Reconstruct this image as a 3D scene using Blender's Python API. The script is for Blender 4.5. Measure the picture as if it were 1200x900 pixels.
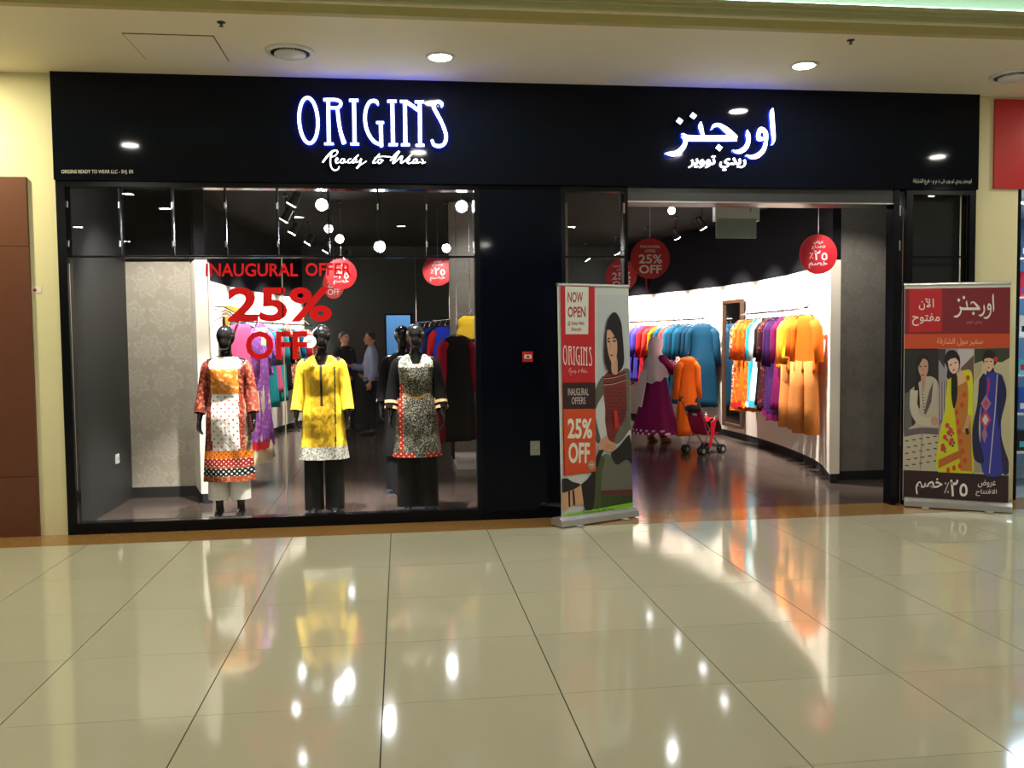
import bpy, bmesh, math, random
import numpy as np
from mathutils import Vector, Matrix
random.seed(7)
for o in list(bpy.data.objects): bpy.data.objects.remove(o)
scene = bpy.context.scene
COL = scene.collection

# ------------------------------------------------------------------ camera
F_PX = 1038.0
ROT = np.array([[0.99208947, -0.01725224, 0.12434162],
                [-0.12505666, -0.04964081, 0.99090697],
                [-0.01092294, -0.99861812, -0.05140563]])
CAM = np.array([0.0, -7.75, 1.6])
cd = bpy.data.cameras.new('camera'); cd.sensor_width = 36; cd.lens = F_PX / 1200 * 36
cd.clip_start = 0.05; cd.clip_end = 200
cam = bpy.data.objects.new('camera', cd); COL.objects.link(cam)
m = Matrix.Identity(4)
for i in range(3):
    m[i][0] = ROT[i, 0]; m[i][1] = -ROT[i, 1]; m[i][2] = -ROT[i, 2]; m[i][3] = CAM[i]
cam.matrix_world = m
scene.camera = cam
# ------------------------------------------------------------------ world, exposure
w = bpy.data.worlds.new('world'); scene.world = w; w.use_nodes = True
w.node_tree.nodes['Background'].inputs[0].default_value = (0.9, 0.85, 0.7, 1)
w.node_tree.nodes['Background'].inputs[1].default_value = 0.20
vs = scene.view_settings
vs.view_transform = 'Standard'; vs.look = 'None'; vs.exposure = 0.0; vs.gamma = 1.0
vs.use_curve_mapping = False

MALL_W = 22      # watts of one mall downlight
SOFFIT_W = 24
SHOP_SPOT = 620  # watts of one wall-washing shop spot
WIN_SPOT = 1050   # watts of one window spot

# ------------------------------------------------------------------ helpers
def ray(px, py): return ROT @ np.array([px - 600.0, py - 450.0, F_PX])
def atY(px, py, y=0.0):
    r = ray(px, py); return CAM + r * (y - CAM[1]) / r[1]

def srgb(r, g, b):
    def f(c):
        c /= 255.0
        return c / 12.92 if c <= 0.04045 else ((c + 0.055) / 1.055) ** 2.4
    return (f(r), f(g), f(b), 1.0)

MATS = {}
def mat(name, col, rough=0.5, metal=0.0, emit=0.0, ecol=None, spec=0.5, var=0.0, scale=20.0, bump=0.0, coat=0.0):
    if name in MATS: return MATS[name]
    M = bpy.data.materials.new(name); M.use_nodes = True
    nt = M.node_tree; b = nt.nodes['Principled BSDF']
    if len(col) == 3: col = (*col, 1)
    b.inputs['Base Color'].default_value = col
    b.inputs['Roughness'].default_value = rough
    b.inputs['Metallic'].default_value = metal
    b.inputs['Specular IOR Level'].default_value = spec
    if coat: b.inputs['Coat Weight'].default_value = coat; b.inputs['Coat Roughness'].default_value = 0.05
    if emit:
        b.inputs['Emission Color'].default_value = ecol or col
        b.inputs['Emission Strength'].default_value = emit
    if var or bump:
        tc = nt.nodes.new('ShaderNodeTexCoord'); n = nt.nodes.new('ShaderNodeTexNoise')
        n.inputs['Scale'].default_value = scale; n.inputs['Detail'].default_value = 4
        nt.links.new(tc.outputs['Object'], n.inputs['Vector'])
        if var:
            mx = nt.nodes.new('ShaderNodeMix'); mx.data_type = 'RGBA'
            mx.inputs[6].default_value = tuple(c * (1 - var) for c in col[:3]) + (1,)
            mx.inputs[7].default_value = tuple(min(1, c * (1 + var)) for c in col[:3]) + (1,)
            nt.links.new(n.outputs['Fac'], mx.inputs[0]); nt.links.new(mx.outputs[2], b.inputs['Base Color'])
        if bump:
            bp = nt.nodes.new('ShaderNodeBump'); bp.inputs['Strength'].default_value = bump; bp.inputs['Distance'].default_value = 0.01
            nt.links.new(n.outputs['Fac'], bp.inputs['Height']); nt.links.new(bp.outputs[0], b.inputs['Normal'])
    MATS[name] = M; return M

def cloth(name, c1, c2=None, kind=None, scale=30.0, thr=0.45, rough=0.8, sheen=0.0, spec=0.2):
    """woven or printed cloth: a ground colour with a printed motif"""
    if name in MATS: return MATS[name]
    M = mat(name, c1, rough, spec=spec, var=0.0)
    nt = M.node_tree; b = nt.nodes['Principled BSDF']
    tc = nt.nodes.new('ShaderNodeTexCoord')
    def mixer(fac, a, bb):
        mx = nt.nodes.new('ShaderNodeMix'); mx.data_type = 'RGBA'
        mx.inputs[6].default_value = a; mx.inputs[7].default_value = bb
        nt.links.new(fac, mx.inputs[0]); nt.links.new(mx.outputs[2], b.inputs['Base Color'])
    if c2 is None:
        n = nt.nodes.new('ShaderNodeTexNoise'); n.inputs['Scale'].default_value = 60
        nt.links.new(tc.outputs['Object'], n.inputs['Vector'])
        mixer(n.outputs['Fac'], tuple(x * 0.85 for x in c1[:3]) + (1,), tuple(min(1, x * 1.12) for x in c1[:3]) + (1,))
        return M
    if kind == 'dots':
        v = nt.nodes.new('ShaderNodeTexVoronoi'); v.inputs['Scale'].default_value = scale
        v.inputs['Randomness'].default_value = 0.0; v.voronoi_dimensions = '2D'
        sp = nt.nodes.new('ShaderNodeSeparateXYZ'); cb = nt.nodes.new('ShaderNodeCombineXYZ')
        ad = nt.nodes.new('ShaderNodeMath'); sb = nt.nodes.new('ShaderNodeMath'); sb.operation = 'SUBTRACT'
        nt.links.new(tc.outputs['Object'], sp.inputs[0])
        for q in (ad, sb): nt.links.new(sp.outputs['X'], q.inputs[0]); nt.links.new(sp.outputs['Z'], q.inputs[1])
        nt.links.new(ad.outputs[0], cb.inputs[0]); nt.links.new(sb.outputs[0], cb.inputs[1])
        nt.links.new(cb.outputs[0], v.inputs['Vector']); src = v.outputs['Distance']
        cmp_ = nt.nodes.new('ShaderNodeMath'); cmp_.operation = 'LESS_THAN'; cmp_.inputs[1].default_value = thr
        nt.links.new(src, cmp_.inputs[0])
    else:
        if kind == 'noise':
            v = nt.nodes.new('ShaderNodeTexNoise'); v.inputs['Scale'].default_value = scale; v.inputs['Detail'].default_value = 6
            src = v.outputs['Fac']
        elif kind == 'wave':
            v = nt.nodes.new('ShaderNodeTexWave'); v.bands_direction = 'Z'; v.inputs['Scale'].default_value = scale
            v.inputs['Distortion'].default_value = 6; src = v.outputs['Fac']
        else:
            v = nt.nodes.new('ShaderNodeTexVoronoi'); v.inputs['Scale'].default_value = scale; src = v.outputs['Distance']
        nt.links.new(tc.outputs['Object'], v.inputs['Vector'])
        cmp_ = nt.nodes.new('ShaderNodeMath'); cmp_.operation = 'GREATER_THAN'; cmp_.inputs[1].default_value = thr
        nt.links.new(src, cmp_.inputs[0])
    mixer(cmp_.outputs[0], c1, c2)
    return M

class MB:
    """collects geometry of one mesh object"""
    def __init__(s): s.v = []; s.f = []; s.mi = []
    def add(s, vs, fs, mi=0):
        n = len(s.v); s.v += [tuple(map(float, p)) for p in vs]
        s.f += [tuple(i + n for i in f) for f in fs]; s.mi += [mi] * len(fs); return s
    def box(s, x0, x1, y0, y1, z0, z1, mi=0):
        return s.add([(x0,y0,z0),(x1,y0,z0),(x1,y1,z0),(x0,y1,z0),(x0,y0,z1),(x1,y0,z1),(x1,y1,z1),(x0,y1,z1)],
              [(0,3,2,1),(4,5,6,7),(0,1,5,4),(1,2,6,5),(2,3,7,6),(3,0,4,7)], mi)
    def loft(s, rings, closed_ends=True, mi=0):
        k = len(rings[0]); vs = [p for r in rings for p in r]; fs = []
        for i in range(len(rings) - 1):
            for j in range(k):
                a = i*k + j; b = i*k + (j+1) % k
                fs.append((a, b, b + k, a + k))
        if closed_ends:
            fs.append(tuple(reversed(range(k)))); fs.append(tuple(range((len(rings)-1)*k, len(rings)*k)))
        return s.add(vs, fs, mi)
    def tube(s, pts, r, n=10, mi=0, cap=True):
        pts = [Vector(p) for p in pts]
        rs = r if isinstance(r, (list, tuple)) else [r] * len(pts)
        rings = []; prev = None
        for i, p in enumerate(pts):
            d = (pts[min(i+1, len(pts)-1)] - pts[max(i-1, 0)])
            if d.length < 1e-9: d = Vector((0, 0, 1))
            d.normalize()
            if prev is None:
                u = d.orthogonal().normalized()
            else:
                u = prev - d * prev.dot(d)
                u = u.normalized() if u.length > 1e-6 else d.orthogonal().normalized()
            prev = u; vv = d.cross(u)
            rings.append([p + (u * math.cos(2*math.pi*j/n) + vv * math.sin(2*math.pi*j/n)) * rs[i] for j in range(n)])
        return s.loft(rings, cap, mi)
    def disc(s, c, axis, r, h, n=24, mi=0):
        c = Vector(c); a = Vector(axis).normalized()
        return s.tube([c, c + a * h], r, n, mi)
    def lathe(s, prof, n=24, c=(0, 0, 0), mi=0):
        return s.loft([[(c[0] + r*math.cos(2*math.pi*j/n), c[1] + r*math.sin(2*math.pi*j/n), c[2] + z) for j in range(n)] for r, z in prof], True, mi)
    def prism(s, poly3, off, mi=0):
        """closed 3-D polygon swept along off"""
        n = len(poly3); off = Vector(off); a = [Vector(p) for p in poly3]
        fs = [tuple(range(n)), tuple(range(2*n-1, n-1, -1))]
        fs += [(i, i + n, (i+1) % n + n, (i+1) % n) for i in range(n)]
        return s.add(a + [p + off for p in a], fs, mi)
    def build(s, name, mats, parent=None, smooth=False, kind=None, label=None, cat=None, group=None):
        me = bpy.data.meshes.new(name); me.from_pydata(s.v, [], s.f)
        mats = mats if isinstance(mats, (list, tuple)) else [mats]
        for q in mats: me.materials.append(q)
        if len(mats) > 1: me.polygons.foreach_set('material_index', s.mi)
        bm = bmesh.new(); bm.from_mesh(me); bmesh.ops.recalc_face_normals(bm, faces=bm.faces); bm.to_mesh(me); bm.free()
        if smooth: me.polygons.foreach_set('use_smooth', [True] * len(me.polygons))
        me.update()
        return place(name, me, parent, kind, label, cat, group)

def place(name, me, parent=None, kind=None, label=None, cat=None, group=None):
    o = bpy.data.objects.new(name, me); COL.objects.link(o)
    if parent is not None: o.parent = parent
    tag(o, label, cat, group, kind); return o
def tag(o, label=None, cat=None, group=None, kind=None):
    if label: o['label'] = label
    if cat: o['category'] = cat
    if group: o['group'] = group
    if kind: o['kind'] = kind
def thing(name, loc=(0, 0, 0), rz=0.0, label=None, cat=None, group=None, kind=None):
    o = bpy.data.objects.new(name, None); o.empty_display_size = 0.1; COL.objects.link(o)
    o.location = loc; o.rotation_euler = (0, 0, rz); tag(o, label, cat, group, kind); return o
def copy_tree(o, parent=None):
    c = o.copy(); COL.objects.link(c); c.parent = parent
    for ch in list(o.children): copy_tree(ch, c)
    return c
def spline(pts, n=6):
    """Catmull-Rom through points of any dimension"""
    P = [np.array(p, float) for p in pts]
    if len(P) < 3:
        return [P[0] + (P[-1]-P[0]) * t / n for t in range(n + 1)]
    P = [2*P[0] - P[1]] + P + [2*P[-1] - P[-2]]; out = []
    for i in range(1, len(P) - 2):
        for k in range(n):
            t = k / n
            out.append(0.5*((2*P[i]) + (-P[i-1]+P[i+1])*t + (2*P[i-1]-5*P[i]+4*P[i+1]-P[i+2])*t*t + (-P[i-1]+3*P[i]-3*P[i+1]+P[i+2])*t**3))
    out.append(P[-2]); return out

# ---- text helpers: every text becomes a flat or thin mesh fitted into a box
_AR = {'ا':0xFE8D,'آ':0xFE81,'ب':0xFE8F,'ة':0xFE93,'ت':0xFE95,'ج':0xFE9D,'ح':0xFEA1,'خ':0xFEA5,'د':0xFEA9,'ذ':0xFEAB,'ر':0xFEAD,'ز':0xFEAF,
       'س':0xFEB1,'ش':0xFEB5,'ص':0xFEB9,'ض':0xFEBD,'ع':0xFEC9,'ف':0xFED1,'ق':0xFED5,'ل':0xFEDD,'م':0xFEE1,'ن':0xFEE5,'و':0xFEED,'ي':0xFEF1}
_NOJ = 'اآدذرزوة'
def arabic(s):
    s = s.replace('لآ', '\x01').replace('لا', '\x02'); out = []
    for i, ch in enumerate(s):
        pj = i > 0 and (s[i-1] in _AR and s[i-1] not in _NOJ)
        if ch in '\x01\x02':
            out.append(chr((0xFEF5 if ch == '\x01' else 0xFEFB) + (1 if pj else 0))); continue
        if ch not in _AR: out.append(ch); continue
        nj = i + 1 < len(s) and (s[i+1] in _AR or s[i+1] in '\x01\x02') and ch not in _NOJ
        base = _AR[ch]
        out.append(chr(base + (3 if pj and nj else 2 if nj else 1 if pj else 0)))
    return ''.join(reversed(out))
def text_mesh(body, weight=0.0, extrude=0.0, spacing=1.0):
    c = bpy.data.curves.new('tmp', 'FONT'); c.body = body; c.offset = weight; c.resolution_u = 3
    c.align_x = 'LEFT'; c.space_character = spacing
    o = bpy.data.objects.new('tmp', c); COL.objects.link(o)
    dg = bpy.context.evaluated_depsgraph_get(); me = o.evaluated_get(dg).to_mesh()
    v = [tuple(q.co[:2]) for q in me.vertices]; f = [tuple(p.vertices) for p in me.polygons]
    o.evaluated_get(dg).to_mesh_clear(); bpy.data.objects.remove(o); bpy.data.curves.remove(c)
    return v, f
def text_into(mb, body, fn, box, weight=0.0, mi=0, thick=None, spacing=1.0):
    """fits text into box (a0,b0,a1,b1) of a 2-D frame; fn maps (a,b) to a 3-D point"""
    v, f = text_mesh(body, weight, 0, spacing)
    if not v: return
    a = np.array(v); lo = a.min(0); hi = a.max(0)
    pts = []
    for p in a:
        t = (p - lo) / (hi - lo)
        pts.append(fn(box[0] + (box[2]-box[0])*t[0], box[3] + (box[1]-box[3])*t[1]))
    if thick is None: mb.add(pts, f, mi)
    else:
        off = Vector(thick); n = len(pts)
        edges = {}
        for q in f:
            for i in range(len(q)):
                e = (q[i], q[(i+1) % len(q)]); edges[e] = 1
        side = [(a_, b_, b_ + n, a_ + n) for (a_, b_) in edges if (b_, a_) not in edges]
        mb.add(list(pts) + [Vector(p) + off for p in pts], list(f) + [tuple(i + n for i in reversed(q)) for q in f] + side, mi)
def ribbon(pts, n=6, smooth=True):
    """variable-width brush stroke -> 2-D outline; pts (x, y, width)"""
    P = spline(pts, n) if smooth and len(pts) > 2 else [np.array(p, float) for p in pts]
    L = []; Rr = []
    for i, p in enumerate(P):
        d = P[min(i+1, len(P)-1)][:2] - P[max(i-1, 0)][:2]; l = np.hypot(*d) or 1
        nrm = np.array([-d[1], d[0]]) / l * max(p[2], 0.5) / 2
        L.append(p[:2] + nrm); Rr.append(p[:2] - nrm)
    return L, Rr
def stroke_into(mb, pts, fn, off, n=6, smooth=True, mi=0, ret=None):
    L, Rr = ribbon(pts, n, smooth); k = len(L)
    A = [fn(*p) for p in L] + [fn(*p) for p in Rr]
    off = Vector(off); B = [Vector(p) + off for p in A]
    fs = []
    for i in range(k-1):
        fs += [(i, i+1, k+i+1, k+i), (2*k+i, 3*k+i, 3*k+i+1, 2*k+i+1), (i, 2*k+i, 2*k+i+1, i+1), (k+i, k+i+1, 3*k+i+1, 3*k+i)]
    fs += [(0, k, 3*k, 2*k), (k-1, 3*k-1, 4*k-1, 2*k-1)]
    n0 = len(mb.mi); mb.add(list(A) + B, fs, mi)
    if ret is not None:
        for q in range(len(fs)):
            if q >= 4*(k-1) or q % 4: mb.mi[n0 + q] = ret

# ------------------------------------------------------------------ materials
cream = mat('cream_paint', srgb(226, 218, 178), 0.6, var=0.03, scale=3, bump=0.03)
soffit_m = mat('soffit_paint', srgb(240, 230, 204), 0.65, var=0.03, scale=2)
black_gloss = mat('black_gloss_panel', (0.0028, 0.0040, 0.0090), 0.05, spec=0.14)
black_frame = mat('black_frame_paint', (0.004, 0.0045, 0.007), 0.2, spec=0.2)
black_matt = mat('black_matt_paint', (0.012, 0.012, 0.014), 0.6, var=0.2)
dark_ceiling = mat('dark_shop_paint', (0.0055, 0.005, 0.006), 0.8, var=0.2, spec=0.1)
dark_green_wall = mat('dark_back_wall_paint', (0.012, 0.018, 0.015), 0.6, var=0.2)
charcoal = mat('charcoal_wall_paint', (0.024, 0.0235, 0.026), 0.55, var=0.12)
white_wall = mat('white_wall_paint', srgb(238, 226, 208), 0.6, var=0.02)
steel = mat('brushed_steel', (0.6, 0.6, 0.6), 0.28, 1.0, var=0.05, scale=80)
chrome = mat('chrome_tube', (0.75, 0.75, 0.76), 0.12, 1.0, var=0.02)
white_plastic = mat('white_plastic', srgb(225, 225, 222), 0.4, var=0.02)
grey_plastic = mat('grey_plastic', srgb(150, 152, 146), 0.45, var=0.04)
black_plastic = mat('black_plastic', (0.012, 0.012, 0.012), 0.4, var=0.1)
grout = mat('dark_grout', srgb(60, 52, 40), 0.9, var=0.2)
wood = mat('red_brown_wood', srgb(98, 54, 34), 0.45, var=0.15, scale=6, bump=0.02)
lamp_em = mat('lamp_glow', (1, 1, 1), 0.5, emit=40, ecol=(1, 0.97, 0.88, 1))
spot_em = mat('spot_glow', (1, 1, 1), 0.5, emit=100, ecol=(0.93, 0.95, 1, 1))
sign_em = mat('sign_face_glow', (1, 1, 1), 0.4, emit=2.6, ecol=(0.85, 0.93, 1, 1))
halo_em = mat('sign_back_glow', (0.05, 0.1, 1), 0.4, emit=95, ecol=(0.02, 0.07, 1, 1))
letter_ret = mat('letter_return', (0.01, 0.012, 0.03), 0.4, var=0.1)
white_print = mat('white_print', srgb(228, 226, 220), 0.6, var=0.02)
red_paint = mat('red_paint', srgb(200, 26, 36), 0.45, var=0.02)
red_vinyl = mat('red_vinyl', srgb(255, 34, 44), 0.45, emit=0.0, var=0.02)

_nt = red_vinyl.node_tree; _b = _nt.nodes['Principled BSDF']; _tl = _nt.nodes.new('ShaderNodeBsdfTranslucent'); _tl.inputs[0].default_value = srgb(255, 34, 44)
_mx = _nt.nodes.new('ShaderNodeMixShader'); _mx.inputs[0].default_value = 0.5; _o = _nt.nodes['Material Output']
_nt.links.new(_b.outputs[0], _mx.inputs[1]); _nt.links.new(_tl.outputs[0], _mx.inputs[2]); _nt.links.new(_mx.outputs[0], _o.inputs[0])
def floor_tile_mat(name, c, rough, dv=0.06):
    M = mat(name, c, rough, spec=0.5); nt = M.node_tree; b = nt.nodes['Principled BSDF']
    oi = nt.nodes.new('ShaderNodeObjectInfo'); tc = nt.nodes.new('ShaderNodeTexCoord'); n = nt.nodes.new('ShaderNodeTexNoise')
    n.inputs['Scale'].default_value = 2.5; n.inputs['Detail'].default_value = 6
    nt.links.new(tc.outputs['Object'], n.inputs['Vector'])
    ad = nt.nodes.new('ShaderNodeMath'); nt.links.new(oi.outputs['Random'], ad.inputs[0]); nt.links.new(n.outputs['Fac'], ad.inputs[1])
    mp = nt.nodes.new('ShaderNodeMapRange'); mp.inputs['From Max'].default_value = 2
    nt.links.new(ad.outputs[0], mp.inputs['Value'])
    mx = nt.nodes.new('ShaderNodeMix'); mx.data_type = 'RGBA'
    mx.inputs[6].default_value = tuple(q*(1-dv) for q in c[:3]) + (1,); mx.inputs[7].default_value = tuple(min(1, q*(1+dv)) for q in c[:3]) + (1,)
    nt.links.new(mp.outputs[0], mx.inputs[0]); nt.links.new(mx.outputs[2], b.inputs['Base Color'])
    return M
mall_tile = floor_tile_mat('polished_beige_tile', srgb(186, 183, 160), 0.075)
mall_tile.node_tree.nodes['Principled BSDF'].inputs['Specular IOR Level'].default_value = 0.75
shop_tile = floor_tile_mat('dark_brown_tile', srgb(74, 62, 56), 0.17, 0.12)
strip_mat = mat('orange_granite', srgb(150, 112, 64), 0.12, var=0.25, scale=60)

def glass_mat(name, tint=(0.94, 0.96, 0.96, 1)):
    M = bpy.data.materials.new(name); M.use_nodes = True; nt = M.node_tree; nt.nodes.clear()
    out = nt.nodes.new('ShaderNodeOutputMaterial'); tr = nt.nodes.new('ShaderNodeBsdfTransparent'); gl = nt.nodes.new('ShaderNodeBsdfGlossy')
    fr = nt.nodes.new('ShaderNodeFresnel'); fr.inputs[0].default_value = 1.22; mx = nt.nodes.new('ShaderNodeMixShader')
    tr.inputs[0].default_value = tint; gl.inputs[0].default_value = (1, 1, 1, 1); gl.inputs['Roughness'].default_value = 0.0
    nt.links.new(fr.outputs[0], mx.inputs[0]); nt.links.new(tr.outputs[0], mx.inputs[1]); nt.links.new(gl.outputs[0], mx.inputs[2]); nt.links.new(mx.outputs[0], out.inputs[0])
    return M
glass = glass_mat('clear_glass')

def damask_mat(name, c1, c2, cell=0.34):
    M = mat(name, c1, 0.6); nt = M.node_tree; b = nt.nodes['Principled BSDF']
    N = nt.nodes.new; Lk = nt.links.new
    tc = N('ShaderNodeTexCoord'); sp = N('ShaderNodeSeparateXYZ'); Lk(tc.outputs['Object'], sp.inputs[0])
    def math_(op, a, b2=None):
        q = N('ShaderNodeMath'); q.operation = op
        for i, x in enumerate((a, b2)):
            if x is None: continue
            if isinstance(x, (int, float)): q.inputs[i].default_value = x
            else: Lk(x, q.inputs[i])
        return q.outputs[0]
    wn = N('ShaderNodeTexNoise'); wn.inputs['Scale'].default_value = 9; Lk(tc.outputs['Object'], wn.inputs['Vector'])
    wob = math_('MULTIPLY', math_('SUBTRACT', wn.outputs['Fac'], 0.5), 0.10)
    z = math_('DIVIDE', math_('ADD', sp.outputs['Z'], wob), cell); row = math_('FLOOR', z)
    half = math_('MULTIPLY', math_('MODULO', row, 2.0), 0.5)
    x = math_('ADD', math_('DIVIDE', math_('SUBTRACT', sp.outputs['X'], wob), cell), half)
    fx = math_('SUBTRACT', math_('FRACT', x), 0.5); fz = math_('SUBTRACT', math_('FRACT', z), 0.5)
    r = math_('SQRT', math_('ADD', math_('MULTIPLY', fx, fx), math_('MULTIPLY', fz, fz)))
    th = math_('ARCTAN2', fx, fz)
    pet = math_('MULTIPLY', math_('COSINE', math_('MULTIPLY', th, 8.0)), 0.07)
    rr = math_('ADD', r, pet)
    wv = math_('SINE', math_('MULTIPLY', rr, 38.0))
    inside = math_('LESS_THAN', rr, 0.44)
    fac = math_('MULTIPLY', math_('MULTIPLY_ADD', wv, 0.5), inside)
    n = N('ShaderNodeTexNoise'); n.inputs['Scale'].default_value = 26; Lk(tc.outputs['Object'], n.inputs['Vector'])
    fac2 = math_('ADD', math_('MULTIPLY', fac, 0.55), math_('MULTIPLY', n.outputs['Fac'], 0.6))
    mx = N('ShaderNodeMix'); mx.data_type = 'RGBA'; mx.clamp_factor = True; mx.inputs[6].default_value = c1; mx.inputs[7].default_value = c2
    Lk(fac2, mx.inputs[0]); Lk(mx.outputs[2], b.inputs['Base Color'])
    return M
damask = damask_mat('damask_wallpaper', srgb(152, 140, 124), srgb(178, 167, 150))
damask_dark = damask_mat('grey_damask_wallpaper', srgb(104, 98, 90), srgb(122, 116, 106))

# ================================================================== STRUCTURE: the mall
floor = MB().box(-9, 12, -17, 0.0, -0.10, -0.006).build('floor', grout, kind='structure')
XS = [-0.90 + 0.797*k for k in range(-7, 13)]
YS = [-3.893 - 0.797*4 + 0.797*k for k in range(0, 9)]
tile_me = None
G = 0.003
tb = MB().box(G, 0.797-G, 0.0014, 0.797-0.0014, -0.006, 0.0).build('tile', mall_tile, floor)
first = tb
for i in range(len(XS)-1):
    for j in range(len(YS)-1):
        if YS[j] > -1.0: continue
        if first is not None: o = first; first = None
        else: o = bpy.data.objects.new('tile', tb.data); COL.objects.link(o); o.parent = floor
        o.location = (XS[i], YS[j], 0)
yl = [y for y in YS if y > -1.0][0]
cut = MB().box(G, 0.797-G, 0.0014, -0.42-yl-0.0014, -0.006, 0.0).build('tile', mall_tile, floor)
for i in range(len(XS)-1):
    o = cut if i == 0 else bpy.data.objects.new('tile', cut.data)
    if i: COL.objects.link(o); o.parent = floor
    o.location = (XS[i], yl, 0)
far = MB()
for a in range(-17, 24):
    x0 = -0.90 + 0.797*a
    if x0 < -8.9 or x0 > 11.2: continue
    yy = YS[0]
    inside = XS[0]-0.01 <= x0 < XS[-1]-0.01
    for k in range(-13, 9):
        y0 = YS[0] + 0.797*k
        if y0 < -16.9: continue
        if inside and k >= 0: continue
        y1 = min(y0 + 0.797, -0.42)
        if y1 - y0 > 0.05: far.box(x0+G, x0+0.797-G, y0+.0014, y1-.0014, -0.006, 0.0)
far.build('tile_field', mall_tile, floor, kind='stuff')
trim = MB().box(-9, 12, -0.42, 0.10, -0.004, 0.001).build('trim_1', strip_mat, kind='structure', label='polished orange granite threshold strip along the shopfront')

# walls left and right of the shopfront
MB().box(-6.5, -2.775, 0.0, 0.25, 0.0, 3.80).build('wall_left', cream, kind='structure')
MB().box(5.345, 5.79, 0.0, 0.25, 0.0, 3.80).build('wall_right', cream, kind='structure')
MB().box(5.79, 9.5, 0.0, 0.25, 2.95, 3.80).build('wall_right_header', cream, kind='structure')
MB().box(9.5, 12, 0.0, 0.25, 0.0, 3.80).build('wall_far_right', cream, kind='structure')
MB().box(-9, 12, -17.2, -17.0, 0.0, 3.8).build('wall_back', mat('dark_glazed_shopfronts', srgb(38, 37, 36), 0.4, var=0.2, scale=1), kind='structure')
# wood cladding left of the shop
clad = thing('wood_cladding', (-3.0, -0.032, 0), label='red-brown wooden wall cladding left of the cream pillar', cat='wall cladding')
for z0, z1 in ((0.0, 0.50), (0.504, 2.395), (2.399, 2.955)):
    MB().box(-1.6, 0.0, 0, 0.03, z0, z1).build('panel', wood, clad)
st = thing('wall_sticker', tuple(atY(41, 340, -0.003)), label='small white sticker with a red dot on the left cream pillar', cat='sticker')
MB().box(-0.035, 0.05, -0.001, 0.003, -0.02, 0.03).build('paper', white_print, st)
MB().disc((0.0, -0.001, 0.0), (0, -1, 0), 0.014, 0.001, 16).build('red_dot', red_paint, st)

# soffit, cove and main ceiling
ceil = MB().box(-9, 12, -1.51, 0.25, 3.80, 3.9).build('ceiling', soffit_m, kind='structure')
tan = mat('tan_moulding', srgb(196, 176, 120), 0.6, var=0.05)
olive = mat('olive_moulding', srgb(188, 182, 140), 0.6, var=0.05)
MB().box(-9, 12, -1.575, -1.51, 3.795, 3.855).build('trim_2', tan, kind='structure')
MB().box(-9, 12, -1.60, -1.51, 3.855, 3.867).build('trim_3', soffit_m, kind='structure')
MB().box(-9, 12, -1.63, -1.51, 3.867, 3.898).build('trim_4', olive, kind='structure')
MB().box(-9, 12, -1.66, -1.51, 3.898, 3.918).build('trim_5', olive, kind='structure')
MB().box(-9, 12, -1.70, -1.51, 3.918, 3.935).build('trim_6', olive, kind='structure')
MB().box(-9, 12, -1.53, -1.49, 3.935, 4.62).box(-9, 12, -2.6, -1.49, 4.62, 4.66).box(-9, 12, -2.64, -2.6, 3.8, 4.66).build('ceiling_cove', mat('cove_paint', srgb(225, 235, 220), 0.7, var=0.02), kind='structure')
MB().box(-9, 12, -17.2, -2.64, 3.80, 3.9).build('ceiling_main', soffit_m, kind='structure')
cl = thing('cove_light_strip', (2.0, -1.62, 3.955), label='green-white light strip hidden in the ceiling cove', cat='light strip')
MB().box(-7, 8, -0.02, 0.02, -0.02, 0.0).build('channel', steel, cl)
MB().box(-7, 8, -0.012, 0.012, 0.0, 0.012).build('diffuser', mat('green_led', (0.5, 1, 0.8), emit=9, ecol=(0.66, 1.0, 0.80, 1)), cl)

# access panel in the soffit
ap = thing('access_panel', (-1.61, -0.75, 3.797), label='square flush access hatch in the soffit above the left window', cat='access panel')
MB().box(-0.315, 0.315, -0.29, 0.29, -0.001, 0.003).build('seam', mat('seam_shadow_gap', srgb(96, 88, 70), 0.8, var=0.1), ap)
MB().box(-0.309, 0.309, -0.284, 0.284, -0.003, 0.003).build('hatch', soffit_m, ap)

# downlights
def downlight(x, y, watts, label, z=3.80, group=None, col=(1, 0.96, 0.85), r=0.085):
    t = thing('downlight', (x, y, z), label=label, cat='downlight', group=group)
    MB().lathe([(r+0.028, 0.0), (r+0.026, -0.010), (r+0.004, -0.012), (r, -0.004), (r, 0.0)], 32).build('rim', white_plastic, t, smooth=True)
    MB().disc((0, 0, -0.0135), (0, 0, 1), r*0.98, 0.004, 32).build('lens', lamp_em, t)
    l = bpy.data.lights.new('downlight_lamp', 'AREA'); l.shape = 'DISK'; l.size = r*2; l.energy = watts; l.color = col
    lo = bpy.data.objects.new('lamp', l); COL.objects.link(lo); lo.parent = t; lo.location = (0, 0, -0.02)
    return t
downlight(0.348, -0.718, SOFFIT_W, 'lit downlight in the soffit above the first sign')
downlight(3.302, -0.766, SOFFIT_W, 'lit downlight in the soffit above the script sign over the entrance')
downlight(-3.75, -0.75, SOFFIT_W*2.6, 'soffit downlight beyond the left edge above the wood cladding', col=(1, 0.92, 0.55))
downlight(6.9, -0.75, SOFFIT_W, 'soffit downlight in front of the red neighbouring sign', col=(1, 0.92, 0.65))
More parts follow.
